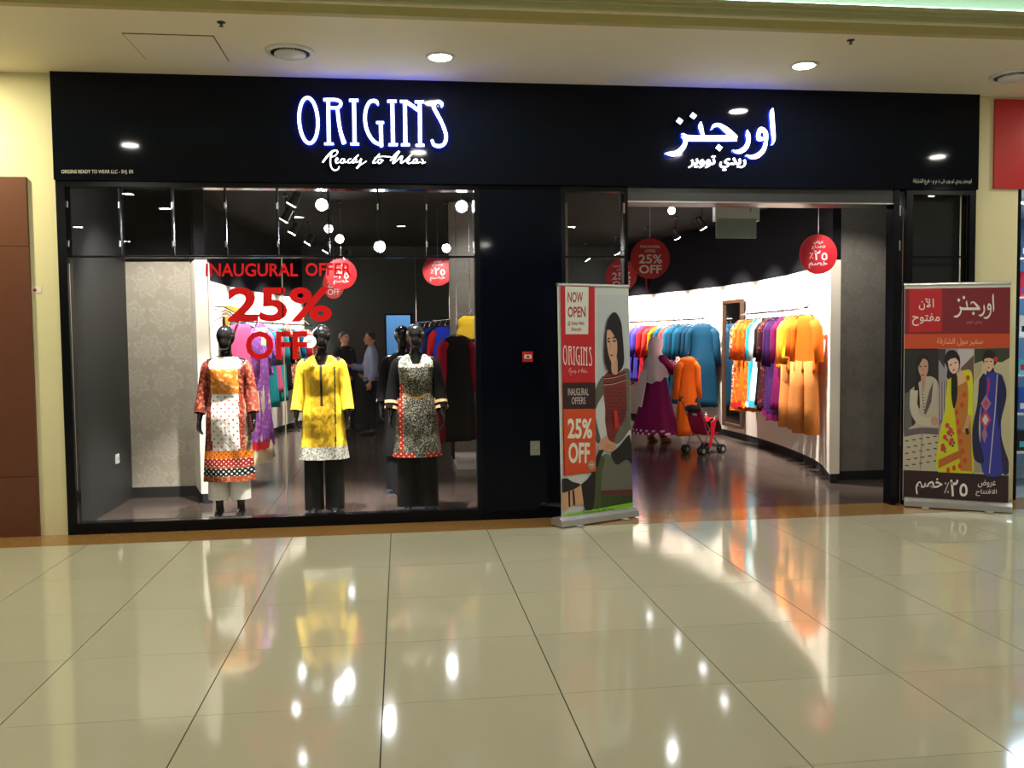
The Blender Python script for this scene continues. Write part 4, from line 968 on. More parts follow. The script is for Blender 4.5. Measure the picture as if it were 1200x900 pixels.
# third: black and white pattern
r3 = mannequin((0.139, 0.532, 0.0), 0.0, 'black mannequin in fine black-and-white patterned tunic with black trousers', 1)
m_bw = cloth('cloth_black_white_print', S_(34, 32, 28), S_(150, 144, 126), 'noise', 95, 0.53, rough=0.45, spec=0.5); m_red_t = cloth('cloth_red_trim', S_(140, 30, 26), S_(210, 170, 130), 'dots', 20, 0.2); m_gold = cloth('cloth_gold_cord', S_(170, 120, 50)); m_bw_glare = cloth('cloth_print_glare', S_(120, 112, 98), S_(200, 194, 180), 'noise', 50, 0.5)  # last cloth is a paler copy of the print: spotlit shoulders as colour
def zn3(x, y, z):
    if z < 0.56 and (x < -0.02 or x > 0.08): return 1
    if y < 0.03 and -0.165 < x < -0.125 and z < 1.2: return 1
    if y < 0 and abs(z - (1.06 + abs(x)*0.35)) < 0.009: return 2
    if z > 1.34: return 3
    return 0
tunic(r3, zn3, [m_bw, m_red_t, m_gold, m_bw_glare], 1.462, 0.515, hem=0.225, neck='v', k=96)
sl_m = [cloth('cloth_black_sheer', S_(7, 5, 5), spec=0.1), cloth('cloth_cream_cuff', S_(206, 160, 120))]
tsleeves(r3, sl_m, 0.97, .068, .066, zones=lambda z: 1 if (0.955 < z < 0.985 or 1.02 < z < 1.045) else 0)
trousers(r3, C_('black', (0, 0, 0)), 0.05, .10)
creases(m_bw, 8, 0.5)
# fourth, behind the third, dressed in black
r4 = mannequin((0.02, 1.55, 0.0), 0.15, 'black mannequin in black outfit half hidden behind the patterned one', 1)
tunic(r4, lambda x, y, z: 0, [C_('black', (0, 0, 0))], 1.462, 0.40)
tsleeves(r4, [C_('black', (0, 0, 0)), sl_m[1]], 0.97, zones=lambda z: 1 if 0.96 < z < 0.98 else 0)
trousers(r4, C_('black', (0, 0, 0)), 0.05, .10)

# ---- people
skin = mat('skin', srgb(206, 150, 120), 0.55, var=0.05, scale=30); skin2 = mat('tan_skin', srgb(182, 126, 96), 0.55, var=0.05, scale=30)
hair_m = mat('dark_hair', (0.012, 0.009, 0.008), 0.5, var=0.3, scale=60, bump=0.3); lip_m = mat('lip', srgb(160, 80, 76), 0.5, var=0.05)
def arm_sleeve(parent, arm, sd, m, r=1.35, upto=0.95, name='sleeve'):
    S, E_, W_ = arm[:3]; pts = spline([(sd*0.12, .012, 1.415), S, E_, W_], 6); n = len(pts); c = max(4, int(n*upto))
    rad = np.interp(np.linspace(0, 1, n), [0, .3, .6, 1], [.060, .056*r*.92, .043*r, .038*r])
    return MB().tube([tuple(p) for p in pts[:c]], list(map(float, rad[:c])), 16, cap=False).build(name, m, parent, smooth=True)
def torso_cloth(parent, name, m, rows, k=40, folds=0.0, nf=9, open_=True):
    rings = []
    zmax = max(r[0] for r in rows); zmin = min(r[0] for r in rows)
    for z, cx, cy, rx, ry in rows:
        f = (zmax - z)/(zmax - zmin)
        rings.append([(cx + rx*math.cos(a)*(1 + folds*f*math.sin(nf*a)), cy + ry*math.sin(a)*(1 + folds*f*math.sin(nf*a)), z) for a in [2*math.pi*j/k for j in range(k)]])
    return MB().loft(rings, False).build(name, m, parent, smooth=True)
def legs_cloth(parent, m, L, r0=.1, r1=.07, z_end=0.06):
    for s in (0, 1):
        pts = spline(L[s], 6); pts = [p for p in pts if p[2] > z_end]
        rad = np.linspace(r0, r1, len(pts))
        MB().tube([tuple(p) for p in pts], list(map(float, rad)), 16, cap=False).build('trouser_leg', m, parent, smooth=True)
def shoe(parent, ax, m):
    ax = Vector(ax); MB().tube([ax + Vector((0, .055, -.05)), ax + Vector((0, .03, -.045)), ax + Vector((0, -.05, -.045)), ax + Vector((0, -.12, -.058)), ax + Vector((0, -.185, -.068))], [.022, .042, .045, .040, .020], 14).build('shoe', m, parent, smooth=True)
def hair_cap(parent, hc, rot, back=0.0):
    mb = MB(); rings = []
    for i in range(9):
        a = 0.06 + (math.pi*0.60)*i/8; ring = []
        for j in range(28):
            b = 2*math.pi*j/28
            v = Vector((.083*math.sin(a)*math.cos(b), .103*math.sin(a)*math.sin(b), .108*math.cos(a)))
            fr = -math.sin(b)
            if fr > 0 and i > 4: v = Vector((v.x, v.y*(1 - 0.12*(i-4)*fr), v.z + 0.028*(i-4)*fr))
            ring.append(Vector(hc) + rot @ (v + Vector((0, .014, .012))))
        rings.append(ring)
    mb.loft(rings, True).build('hair', hair_m, parent, smooth=True)
def person(name, loc, rz, scale, label, arms, legs, skin_m, headrot=None):
    t = thing(name, loc, rz, label=label, cat='person'); t.scale = (scale,)*3
    b = remeshed(figure_raw(arms, face=True, legs=legs, headrot=headrot), 'body', skin_m, t, 0.0075, 2)
    return t
Rz = lambda d: Matrix.Rotation(math.radians(d), 3, 'Z')
Rx = lambda d: Matrix.Rotation(math.radians(d), 3, 'X')
stdL = [[(-.095, 0, .92), (-.10, -.01, .5), (-.10, .03, .09)], [(.095, 0, .92), (.10, -.015, .5), (.105, -.03, .09)]]
# man in the pale shirt, seen from his left side, one arm reaching out
armsA = [((-.175, .012, 1.39), (-.22, -.10, 1.14), (-.16, -.34, 1.16), (0.25, -1, 0.1), (.6, 0, -.6)), ((.175, .012, 1.39), (.225, .03, 1.12), (.235, -.05, .89), (.0, -.2, -1), (-1, 0, 0))]
pm = person('person', (-0.50, 7.5, 0), math.radians(-82), 1.0, 'man in pale blue shirt and dark trousers seen from the side, reaching out a hand', armsA, stdL, skin2)
hcA = Vector((0, -.008, 1.635)); I3 = Matrix.Identity(3)
hair_cap(pm, hcA, I3); face_details(pm, hcA, I3, hair_m, lip_m)
shirt = cloth('cloth_pale_shirt', srgb(150, 158, 186), rough=0.8)
torso_cloth(pm, 'shirt', shirt, [(.90, 0, 0, .175, .128), (1.0, 0, 0, .172, .125), (1.1, 0, -.005, .165, .12), (1.22, 0, 0, .172, .122), (1.33, 0, .008, .185, .118), (1.40, 0, .012, .17, .10), (1.44, 0, .012, .12, .082), (1.475, 0, .012, .07, .066), (1.50, 0, .008, .062, .062)], folds=0.02)
for i_, sd in ((0, -1), (1, 1)): arm_sleeve(pm, armsA[i_], sd, shirt, 1.45)
drk = cloth('cloth_dark_trousers', srgb(26, 26, 32)); legs_cloth(pm, drk, stdL, .105, .075)
torso_cloth(pm, 'trouser_seat', drk, [(.80, 0, 0, .165, .12), (.88, 0, 0, .17, .125), (.95, 0, 0, .165, .12)])
for L in stdL: shoe(pm, L[-1], black_plastic)
MB().tube([(.168*math.cos(a), .123*math.sin(a), .955) for a in [2*math.pi*k/28 for k in range(29)]], .012, 8).build('belt', black_plastic, pm)
# man in dark clothes, facing him
armsB = [((-.175, .012, 1.39), (-.23, -.02, 1.13), (-.20, -.20, .98), (0.2, -.9, -.3), (.8, 0, -.3)), ((.175, .012, 1.39), (.23, -.02, 1.13), (.20, -.18, .97), (-.2, -.9, -.3), (-.8, 0, -.3))]
pn = person('person', (-0.97, 7.95, 0), math.radians(48), 1.0, 'smiling man in dark clothes behind the yellow-clad mannequin', armsB, stdL, skin)
hair_cap(pn, hcA, I3); face_details(pn, hcA, I3, hair_m, lip_m)
dshirt = cloth('cloth_dark_shirt', srgb(44, 40, 44))
torso_cloth(pn, 'shirt', dshirt, [(.88, 0, 0, .175, .128), (1.0, 0, 0, .172, .125), (1.1, 0, -.005, .165, .12), (1.22, 0, 0, .172, .122), (1.33, 0, .008, .185, .118), (1.40, 0, .012, .17, .10), (1.44, 0, .012, .12, .082), (1.475, 0, .012, .07, .066), (1.50, 0, .008, .062, .062)], folds=0.02)
for i_, sd in ((0, -1), (1, 1)): arm_sleeve(pn, armsB[i_], sd, dshirt, 1.45)
legs_cloth(pn, drk, stdL, .105, .075)
torso_cloth(pn, 'trouser_seat', drk, [(.80, 0, 0, .165, .12), (.88, 0, 0, .17, .125), (.95, 0, 0, .165, .12)])
for L in stdL: shoe(pn, L[-1], black_plastic)
# woman with headscarf holding an orange dress
armsC = [((-.165, .012, 1.38), (-.23, -.16, 1.20), (-.17, -.36, 1.36), (0.3, -.7, .55), (.8, -.2, -.3)), ((.165, .012, 1.38), (.21, -.14, 1.18), (.10, -.36, 1.30), (-.3, -.8, .4), (-.8, 0, -.3))]
legC = [[(-.09, 0, .92), (-.10, -.02, .5), (-.11, -.05, .09)], [(.09, 0, .92), (.10, .0, .5), (.10, .05, .09)]]
pw = person('person', (3.86, 5.35, 0), math.radians(122), 0.90, 'woman in white headscarf and long plum dress holding up an orange dress', armsC, legC, skin, Rx(8))
hcC = Vector((0, -.008, 1.635)); face_details(pw, hcC, Rx(8), hair_m, lip_m)
plum = cloth('cloth_plum', srgb(112, 14, 72), rough=0.85); plum_p = cloth('cloth_plum_border', srgb(112, 14, 72), srgb(226, 200, 210), 'dots', 9, 0.28)
torso_cloth(pw, 'dress', plum, [(.235, 0, .02, .40, .36), (.45, 0, .02, .335, .31), (.70, 0, .01, .27, .25), (.95, 0, .0, .215, .185), (1.10, 0, 0, .175, .14), (1.22, 0, 0, .175, .13), (1.33, 0, .008, .18, .118), (1.40, 0, .012, .165, .10), (1.45, 0, .012, .10, .08)], 48, 0.05, 8)
torso_cloth(pw, 'hem_border', plum_p, [(.15, 0, .02, .428, .388), (.235, 0, .02, .402, .362)], 48, 0.0)
for i_, sd in ((0, -1), (1, 1)):
    arm_sleeve(pw, armsC[i_], sd, plum, 1.7, 0.86)
    S, E_, W_ = [np.array(q) for q in armsC[i_][:3]]
    MB().tube([tuple(E_ + (W_-E_)*.55), tuple(E_ + (W_-E_)*.9)], [.064, .062], 16, cap=False).build('cuff', cloth('cloth_cuff_floral', srgb(150, 30, 100), srgb(236, 220, 226), 'noise', 30, 0.55), pw, smooth=True)
scarf = cloth('cloth_white_scarf', srgb(206, 192, 200), rough=0.9)
rings = []
for z, cy, rx, ry in ((1.775, .012, .02, .025), (1.766, .012, .055, .065), (1.745, .012, .085, .10), (1.70, .016, .110, .130), (1.64, .022, .120, .142), (1.58, .026, .116, .138), (1.52, .028, .105, .122), (1.46, .022, .125, .13), (1.40, .015, .185, .155), (1.28, .01, .232, .19), (1.18, .012, .24, .20), (1.10, .02, .236, .20)):
    ring = []
    for j in range(56):
        a = 2*math.pi*j/56; c, s_ = math.cos(a), math.sin(a)
        y = cy + ry*s_
        if 1.54 < z < 1.72 and s_ < -0.55: y = cy + ry*(-0.55) - 0.012      # open at the face
        f = 1 + 0.05*math.sin(7*a + z*26)*(1 if z < 1.5 else 0.25)
        dz = -0.10*max(0, s_)*(1 if z < 1.2 else 0) + 0.015*math.sin(9*a)*(1 if z < 1.2 else 0)
        ring.append((rx*c*f, y*f, z + dz))
    rings.append(ring)
sm_ = MB().loft(rings, False).build('headscarf', scarf, pw, smooth=True)
MB().prism([(.02, .185, 1.2), (.16, .19, 1.2), (.19, .24, .85), (.15, .265, .62), (.08, .27, .60), (.03, .255, .85)], (0.01, .02, 0)).build('scarf_tail', scarf, pw)
for L in legC: shoe(pw, L[-1], mat('tan_sandal', srgb(190, 110, 70), 0.5, var=0.1))
legs_cloth(pw, navy, legC, .075, .06, 0.08)
garment((4.27, 5.12, 1.37), math.radians(15), 'orange_dress', 'plain orange dress on a hanger held up by the woman in the headscarf', orange, length=1.26, hw=0.15, hem=0.19, sleeve=0.55, seed=3, trim_m=None)

# ---- stroller
st_t = thing('baby_stroller', (4.10, 3.92, 0), math.radians(28), label='pink and red baby stroller standing empty beside the shopper', cat='stroller')
tub = mat('stroller_tube', (0.35, 0.35, 0.37), 0.3, 0.9, var=0.03); pinkf = cloth('cloth_stroller_pink', srgb(176, 40, 84)); redf = cloth('cloth_red_blanket', srgb(222, 24, 44)); greyf = cloth('cloth_stroller_grey', srgb(84, 70, 66))
for s in (-1, 1):
    y = s*0.19
    MB().tube([(-.30, y, .98), (-.34, y, 1.0), (-.36, y, .95), (-.30, y, .88), (-.22, y, .70), (-.02, y, .38), (.24, y, .09)], .011, 10).build('frame_tube', tub, st_t, smooth=True)
    MB().tube([(-.24, y, .09), (-.10, y, .34), (.06, y, .60), (.10, y, .66)], .010, 10).build('frame_tube', tub, st_t, smooth=True)
    MB().tube([(-.33, y, 1.0), (-.38, y, .97), (-.39, y, .92)], .018, 10).build('handle_grip', black_plastic, st_t, smooth=True)
    for x in (-.24, .25):
        w_ = thing('wheel_pair', (x, y, .075)); w_.parent = st_t
        for k in (-1, 1):
            MB().tube([(0, k*.035-.011, 0), (0, k*.035+.011, 0)], .075, 24).build('tyre', black_plastic, w_)
            MB().tube([(0, k*.035-.0125, 0), (0, k*.035+.0125, 0)], .04, 16).build('hub', grey_plastic, w_)
        MB().tube([(0, -.03, 0), (0, .03, 0)], .01, 8).build('axle', tub, w_)
for x, z in ((-.24, .10), (.25, .10), (-.02, .36)): MB().tube([(x, -.19, z), (x, .19, z)], .008, 8).build('cross_bar', tub, st_t)
def panel(pts, th, m, nm, n=5): 
    P = spline(pts, n); rings = []
    for x, z, hw_ in P: rings.append([(x, -hw_, z), (x, hw_, z), (x + th, hw_, z + th*.3), (x + th, -hw_, z + th*.3)])
    return MB().loft(rings, True).build(nm, m, st_t, smooth=False)
panel([(-.24, .76, .15), (-.19, .58, .18), (-.10, .38, .18), (.0, .32, .18), (.20, .36, .17)], .025, pinkf, 'seat')
panel([(.0, .56, .20), (.10, .60, .20), (.20, .52, .20), (.26, .38, .19)], .02, greyf, 'leg_cover')
panel([(-.06, .57, .16), (.06, .625, .17), (.20, .57, .17), (.275, .40, .15)], .02, redf, 'blanket')
MB().prism([(-.05, -.205, .55), (.10, -.21, .62), (.02, -.215, .36), (-.06, -.21, .12), (-.10, -.208, .14), (-.04, -.208, .36)], (0, -.012, 0)).build('blanket_fall', redf, st_t)
eb = MB(); egg(eb, (-.26, 0, .80), .10, .17, .07); eb.build('bag', mat('black_bag', (0.015, 0.013, 0.013), 0.6, var=0.2), st_t, smooth=True)
MB().box(.17, .33, -.15, .15, .13, .145).build('foot_rest', black_plastic, st_t)
MB().prism([(-.27, -.10, .72), (-.27, .0, .72), (-.262, .0, .68), (-.262, -.10, .68)], (-.006, 0, 0)).build('care_label', white_print, st_t)
MB().lathe([(.022, 0), (.026, .05), (.012, .065), (.012, .10)], 14, (.12, .05, .62)).build('bottle', white_plastic, st_t)
st_t.scale = (0.78, 0.78, 0.78)

# ---- hanging round signs
disc_red = mat('red_disc_print', srgb(186, 22, 34), 0.5, var=0.03); disc_txt = mat('disc_white_print', srgb(226, 214, 212), 0.5, var=0.02)
def disc_sign(px, py, y, rot, label, ar, r=0.21, ceil_z=3.40):
    p = atY(px, py, y)
    t = thing('hanging_sign', tuple(p), math.radians(rot), label=label, cat='sign', group='red round hanging discount signs')
    MB().tube([(0, -.002, 0), (0, .002, 0)], r, 48).build('disc', disc_red, t)
    MB().tube([(0, 0, r-.01), (0, 0, ceil_z - p[2])], .0018, 6).build('string', steel, t)
    for sgn in (-1, 1):
        mb = MB(); fn = lambda a, b: Vector((a*r*(-sgn), sgn*.0028, -b*r))
        if ar:
            text_into(mb, arabic('عروض'), fn, (-.25, -.72, .25, -.50), .005); text_into(mb, arabic('الافتتاح'), fn, (-.35, -.45, .35, -.25), .005)
            text_into(mb, '٢٥', fn, (-.22, -.20, .48, .30), .02); text_into(mb, '٪', fn, (-.48, -.08, -.26, .22), .0); text_into(mb, arabic('خصم'), fn, (-.52, .34, .48, .70), .012)
        else:
            text_into(mb, 'INAUGURAL', fn, (-.50, -.66, .50, -.52), .004); text_into(mb, 'OFFER', fn, (-.27, -.44, .27, -.30), .004)
            text_into(mb, '25%', fn, (-.58, -.20, .60, .24), .02); text_into(mb, 'OFF', fn, (-.57, .32, .58, .74), .022)
        mb.build('lettering', disc_txt, t)
disc_sign(762, 303, 1.5, 0, 'red round latin-lettered 25% OFF sign hanging inside the entrance left', False, .215)
disc_sign(959, 298, 1.0, 0, 'red round arabic discount sign hanging at the right of the entrance', True, .205)
disc_sign(513, 317, 4.6, 0, 'red round arabic discount sign near the right end of the window', True)
disc_sign(400, 321, 4.6, 12, 'red round arabic discount sign behind the word OFFER', True)
disc_sign(391, 333, 5.4, -38, 'red round 25% OFF sign turned sideways behind the arabic one', False)
disc_sign(728, 323, 3.6, -30, 'red round 25% OFF sign partly hidden by the entrance frame', False)
disc_sign(760, 330, 8.8, 60, 'small distant red round sign below the entrance 25% OFF sign', False)

# ---- emergency sign box inside the entrance
p0 = atY(838, 240, 1.0); p1 = atY(887, 279.5, 1.0); pm_ = atY(838, 256, 1.0)
t = thing('emergency_sign', ((p0[0]+p1[0])/2, 1.0, p1[2]), label='grey-white hanging emergency sign box under the entrance ceiling', cat='emergency sign')
hw_ = (p1[0]-p0[0])/2; zm = pm_[2]-p1[2]; zt = p0[2]-p1[2]
MB().box(-hw_*.96, hw_*.96, -.008, .008, 0, zm).build('panel', mat('frosted_panel', srgb(150, 158, 150), 0.4, var=0.04), t)
MB().box(-hw_, hw_, -.035, .035, zm, zt+.02).build('housing', white_plastic, t)
for s in (-1, 1):
    MB().box(s*hw_-.012, s*hw_+.012, -.038, .038, zm-.03, zt+.02).build('end_cap', white_plastic, t)
    MB().tube([(s*hw_*.6, 0, zt+.02), (s*hw_*.6, 0, 3.40-p1[2])], .006, 8).build('drop_rod', steel, t)
MB().box(hw_*.6, hw_*.66, -.0365, -.035, zm+.06, zt-.03).build('indicator', grey_plastic, t)

# ---- neighbouring shop at the right edge
MB().box(5.53, 9.4, -0.02, -0.001, 2.95, 3.775).build('neighbour_sign', mat('red_sign_panel', srgb(190, 26, 36), 0.3, var=0.02), label='plain red fascia panel of the neighbouring shop', cat='sign panel')
MB().box(5.79, 5.84, 0.02, 0.1, 0, 2.95).build('window_4', black_frame, kind='structure')
MB().box(5.80, 9.5, 2.0, 2.1, 0, 2.95).box(9.4, 9.5, 0.25, 2.0, 0, 2.95).box(5.55, 5.60, 0.25, 2.1, 0, 2.95).build('wall_neighbour', mat('neighbour_paint', srgb(120, 160, 200), 0.6, var=0.03), kind='structure')
MB().box(5.60, 9.5, 0.1, 2.1, -0.10, 0.0).build('floor_neighbour', mat('neighbour_floor', srgb(150, 150, 150), 0.2, var=0.05), kind='structure')
MB().box(5.60, 9.5, 0.25, 2.1, 2.95, 3.0).build('ceiling_neighbour', white_plastic, kind='structure')
sh_t = thing('display_shelf', (6.3, 0.8, 0), label='lit display shelf of small goods in the neighbouring shop', cat='shelf')
for s in (-.45, .45): MB().box(s-.015, s+.015, -.15, .15, 0, 2.6).build('upright', steel, sh_t)
cols = [srgb(40, 90, 200), srgb(230, 235, 240), srgb(30, 30, 40), srgb(90, 190, 220), srgb(200, 40, 60)]
for k, z in enumerate((.35, .75, 1.15, 1.55, 1.95, 2.35)):
    MB().box(-.43, .43, -.15, .15, z, z+.02).build('shelf_board', white_plastic, sh_t)
    for q in range(2):
        ci = (k*3+q*2) % 5; w0 = -.36 + q*.42
        b_ = thing('boxed_goods', (6.3+w0+.07, 0.8, z+.021), label=['blue', 'white', 'black', 'light blue', 'red'][ci] + ' carton at the ' + ['left', 'right'][q] + ' of the ' + ['lowest', 'second lowest', 'third lowest', 'third highest', 'second highest', 'highest'][k] + ' board in the neighbouring shop', cat='box', group='boxed goods on the neighbouring shelf')
        MB().box(-.07, .07, -.1, .1, 0, .16+.05*((k+q) % 3)).build('carton', mat('carton_%d' % ci, cols[ci], 0.4, var=0.05), b_)
        MB().box(-.05, .05, -.102, -.1, .04, .10).build('carton_label', mat('carton_label_%d' % ((ci+1) % 5), cols[(ci+1) % 5], 0.4, var=0.05), b_)
t = thing('ceiling_lamp', (6.4, 0.55, 2.95), label='cool white lamp in the neighbouring shop ceiling', cat='lamp')
MB().box(-.3, .3, -.06, .06, -.04, 0).build('housing', white_plastic, t); MB().box(-.28, .28, -.05, .05, -.045, -.04).build('tube', mat('cool_tube', (0.7, 0.85, 1), emit=10, ecol=(0.6, 0.8, 1, 1)), t)
l = bpy.data.lights.new('l', 'AREA'); l.size = 0.3; l.energy = 40; l.color = (0.55, 0.78, 1); lo = bpy.data.objects.new('lamp', l); COL.objects.link(lo); lo.parent = t; lo.location = (0, 0, -0.06)

# ================================================================== roll-up banners
def onplane(px, py, a, b):
    """pixel onto the vertical plane through floor points a, b"""
    n = np.array([b[1]-a[1], -(b[0]-a[0]), 0.0]); r = ray(px, py); A = np.array([a[0], a[1], 0.0])
    return CAM + r*(n @ (A - CAM))/(n @ r)
def homography(src):
    """pixel quad (TL,TR,BR,BL) -> unit square"""
    A = []; 
    for (x, y), (u, v) in zip(src, ((0, 0), (1, 0), (1, 1), (0, 1))):
        A += [[x, y, 1, 0, 0, 0, -u*x, -u*y, -u], [0, 0, 0, x, y, 1, -v*x, -v*y, -v]]
    H_ = np.linalg.svd(np.array(A))[2][-1].reshape(3, 3)
    return lambda x, y: (lambda q: (q[0]/q[2], q[1]/q[2]))(H_ @ np.array([x, y, 1.0]))
class Banner:
    def __init__(s, a, b, quad, label):
        s.a, s.b = a, b; s.q = [onplane(*p, a, b) for p in quad]; s.h = homography(quad)
        c = np.array([(a[0]+b[0])/2, (a[1]+b[1])/2, 0]); s.root = thing('rollup_banner', tuple(c), label=label, cat='banner')
        s.c = c; d = np.array([b[0]-a[0], b[1]-a[1], 0]); s.d = d/np.linalg.norm(d); s.n = np.array([s.d[1], -s.d[0], 0]); s.layer = 0; s.wd = np.linalg.norm(d)
        if s.n[1] > 0: s.n = -s.n
    def uv(s, u, v, off=0.0):
        q = s.q; p = (q[0]*(1-u) + q[1]*u)*(1-v) + (q[3]*(1-u) + q[2]*u)*v
        return Vector(p - s.c + s.n*off)
    def px(s, x, y, off=0.0):
        u, v = s.h(x, y); return s.uv(min(max(u, 0.004), 0.996), min(max(v, 0.002), 0.998), off)
    def hardware(s):
        q = [s.uv(u, v) for u, v in ((0, 0), (1, 0), (1, 1), (0, 1))]
        MB().prism([p - Vector(s.n)*0.002 for p in q], Vector(s.n)*0.002).build('sheet', mat('banner_sheet', srgb(214, 216, 212), 0.55, var=0.01), s.root)
        off = Vector(s.n); tp = MB(); tp.tube([s.uv(-.005, -.004), s.uv(1.005, -.004)], 0.014, 10); tp.build('top_rail', steel, s.root)
        D_ = Vector(s.d); base = [Vector(s.a) if False else None]
        a3 = Vector((s.a[0], s.a[1], 0)) - Vector(s.c); b3 = Vector((s.b[0], s.b[1], 0)) - Vector(s.c)
        prof = [(-.07, .012), (-.075, .05), (-.05, .075), (-.01, .085), (.05, .085), (.085, .06), (.09, .012)]
        rings = [[e + Vector(s.n)*(-o) + Vector((0, 0, z)) for o, z in [(-x, zz) for x, zz in prof]] for e in (a3 - D_*.01, b3 + D_*.01)]
        MB().loft(rings).build('base_cassette', mat('silver_cassette', (0.62, 0.62, 0.61), 0.32, 0.8, var=0.05), s.root)
        for t_ in (.2, .8):
            e = a3 + (b3-a3)*t_; w_ = D_*.03; f_ = off*.16
            MB().prism([e - w_ - f_*.9, e + w_ - f_*.9, e + w_ + f_*.9, e - w_ + f_*.9], (0, 0, .012)).build('foot', grey_plastic, s.root)
        MB().tube([s.uv(.5, 1) - off*.03, s.uv(.5, -.01) - off*.03], .009, 10).build('support_pole', steel, s.root)
    def start(s): s.mb = MB(); s.ms = []; s.k = 0
    def col(s, c):
        m_ = mat('print_%02x%02x%02x' % tuple(int(q) for q in c), srgb(*c), 0.55, var=0.03, scale=60)
        if m_ not in s.ms: s.ms.append(m_)
        return s.ms.index(m_)
    def poly(s, pts, c, fn=None):
        s.k += 1; off = 0.0006 + 0.00012*s.k
        P = [fn(*p) if fn else p for p in pts]
        s.mb.add([s.px(x, y, off) for x, y in P], [tuple(range(len(P)))], s.col(c))
    def blob(s, pts, c, fn=None, n=4): 
        P = [tuple(p) for p in spline(list(pts) + [pts[0]], n)[:-1]]; s.poly(P, c, fn)
    def oval(s, x, y, rx, ry, c, fn=None, rot=0.0, n=20):
        ca, sa = math.cos(rot), math.sin(rot)
        s.poly([(x + rx*math.cos(t)*ca - ry*math.sin(t)*sa, y + rx*math.cos(t)*sa + ry*math.sin(t)*ca) for t in [2*math.pi*k/n for k in range(n)]], c, fn)
    def line(s, pts, w_, c, fn=None):
        L, R_ = ribbon([(x, y, w_) for x, y in pts], 5, len(pts) > 2); s.poly([tuple(p) for p in L] + [tuple(p) for p in reversed(R_)], c, fn)
    def text(s, body, box, c, wt=0.0, fn=None):
        s.k += 1; off = 0.0006 + 0.00012*s.k
        text_into(s.mb, body, lambda a, b: s.px(*(fn(a, b) if fn else (a, b)), off), box, wt, s.col(c))
    def strokes(s, sts, fn, c):
        for st_ in sts: 
            s.k += 1; off = 0.0006 + 0.00012*s.k
            L, R_ = ribbon(st_); k = len(L)
            s.mb.add([s.px(*fn(*p), off) for p in L] + [s.px(*fn(*p), off) for p in R_], [(i, i+1, k+i+1, k+i) for i in range(k-1)], s.col(c))
    def finish(s, name): return s.mb.build(name, s.ms, s.root)

# ---- left banner
B = Banner((1.289, -0.42), (2.034, -0.075), [(653, 334.5), (736.5, 336.5), (741, 596.5), (658, 610)], 'roll-up banner left of the entrance showing one dark-haired woman beside red text blocks'); B.hardware()
A_ = lambda X, Y: (690 + X/6.2, 355 + Y/6.2)
B_ = lambda X, Y: (650 + X/6.43, 480 + Y/6.43)
B.start()
B.poly([(696, 335), (737, 337), (741.5, 597), (696, 604)], (196, 203, 204))
B.poly([(700, 345), (737, 345), (739, 470), (700, 470)], (186, 194, 200))
B.poly([(657, 556), (741.5, 540), (741.5, 597), (658, 611)], (206, 210, 208))
B.blob([(40,640),(70,570),(105,525),(120,560),(115,640),(70,720),(42,800),(36,900),(36,700)], (92, 92, 82), A_)
B.blob([(300,0),(310,60),(330,150),(345,215),(330,250),(310,230),(298,150)], (84, 84, 76), B_)
B.blob([(105,530),(150,490),(210,505),(268,470),(285,500),(282,640),(278,830),(240,905),(130,905),(118,760),(105,640)], (120, 44, 42), A_)
B.poly([(388,-5),(545,-5),(520,90),(480,160),(458,250),(400,225),(385,120)], (112, 40, 42), B_)
B.blob([(258,470),(300,490),(322,640),(330,780),(330,905),(262,905),(276,780),(270,600)], (98, 97, 90), A_)
B.blob([(545,-10),(588,-5),(578,110),(520,210),(470,255),(450,235),(478,150),(520,80)], (96, 95, 88), B_)
for yy in (530, 575): B.line([(105, yy+10), (185, yy), (275, yy-30)], 9, (26, 18, 18), A_); B.line([(105, yy+16), (185, yy+7), (275, yy-23)], 4, (190, 170, 160), A_)
for yy in range(620, 880, 26):
    for xx in range(125, 270, 22): B.oval(xx + (yy//26 % 2)*11, yy, 4, 9, (72, 22, 26), A_, n=6)
B.poly([(440,0),(465,0),(480,130),(448,140)], (190, 40, 34), B_)
B.blob([(288,520),(318,420),(352,345),(400,330),(440,390),(470,410),(530,370),(585,405),(585,700),(430,728),(280,748)], (100, 101, 90), B_)
B.blob([(285,520),(318,420),(348,345),(372,372),(352,470),(345,600),(345,735),(280,748)], (66, 80, 42), B_)
B.poly([(345,642),(583,636),(583,706),(345,737)], (58, 78, 36), B_)
for xx in range(355, 580, 18): B.line([(xx, 645), (xx+2, 725)], 5, (40, 56, 26), B_)
B.poly([(345,606),(583,597),(583,636),(345,642)], (92, 42, 44), B_)
B.blob([(430,310),(480,270),(545,190),(565,215),(585,405),(535,372),(465,408),(420,345)], (26, 24, 26), B_)
B.line([(360, 270), (330, 340), (310, 400), (300, 420)], 32, (22, 20, 22), B_)
B.blob([(318,275),(345,225),(385,192),(405,225),(455,255),(448,298),(405,312),(360,296),(328,300)], (196, 146, 118), B_)
B.line([(380, 262), (440, 268)], 4, (150, 100, 80), B_); B.line([(375, 280), (435, 288)], 4, (150, 100, 80), B_)
B.blob([(50,620),(110,610),(200,555),(225,640),(218,705),(125,722),(50,758)], (206, 156, 124), B_)
B.poly([(95,612),(108,610),(112,725),(98,730)], (20, 18, 20), B_); B.poly([(125,605),(140,600),(150,715),(132,720)], (20, 18, 20), B_)
B.blob([(192,560),(240,520),(290,460),(300,520),(285,735),(225,752),(205,650)], (24, 22, 26), B_)
B.blob([(50,515),(90,515),(130,540),(188,558),(150,590),(110,605),(50,618)], (28, 24, 28), B_)
B.blob([(105,340),(112,220),(132,120),(165,70),(198,76),(228,140),(238,230),(246,330),(248,430),(215,495),(150,505),(112,440)], (24, 20, 26), A_)
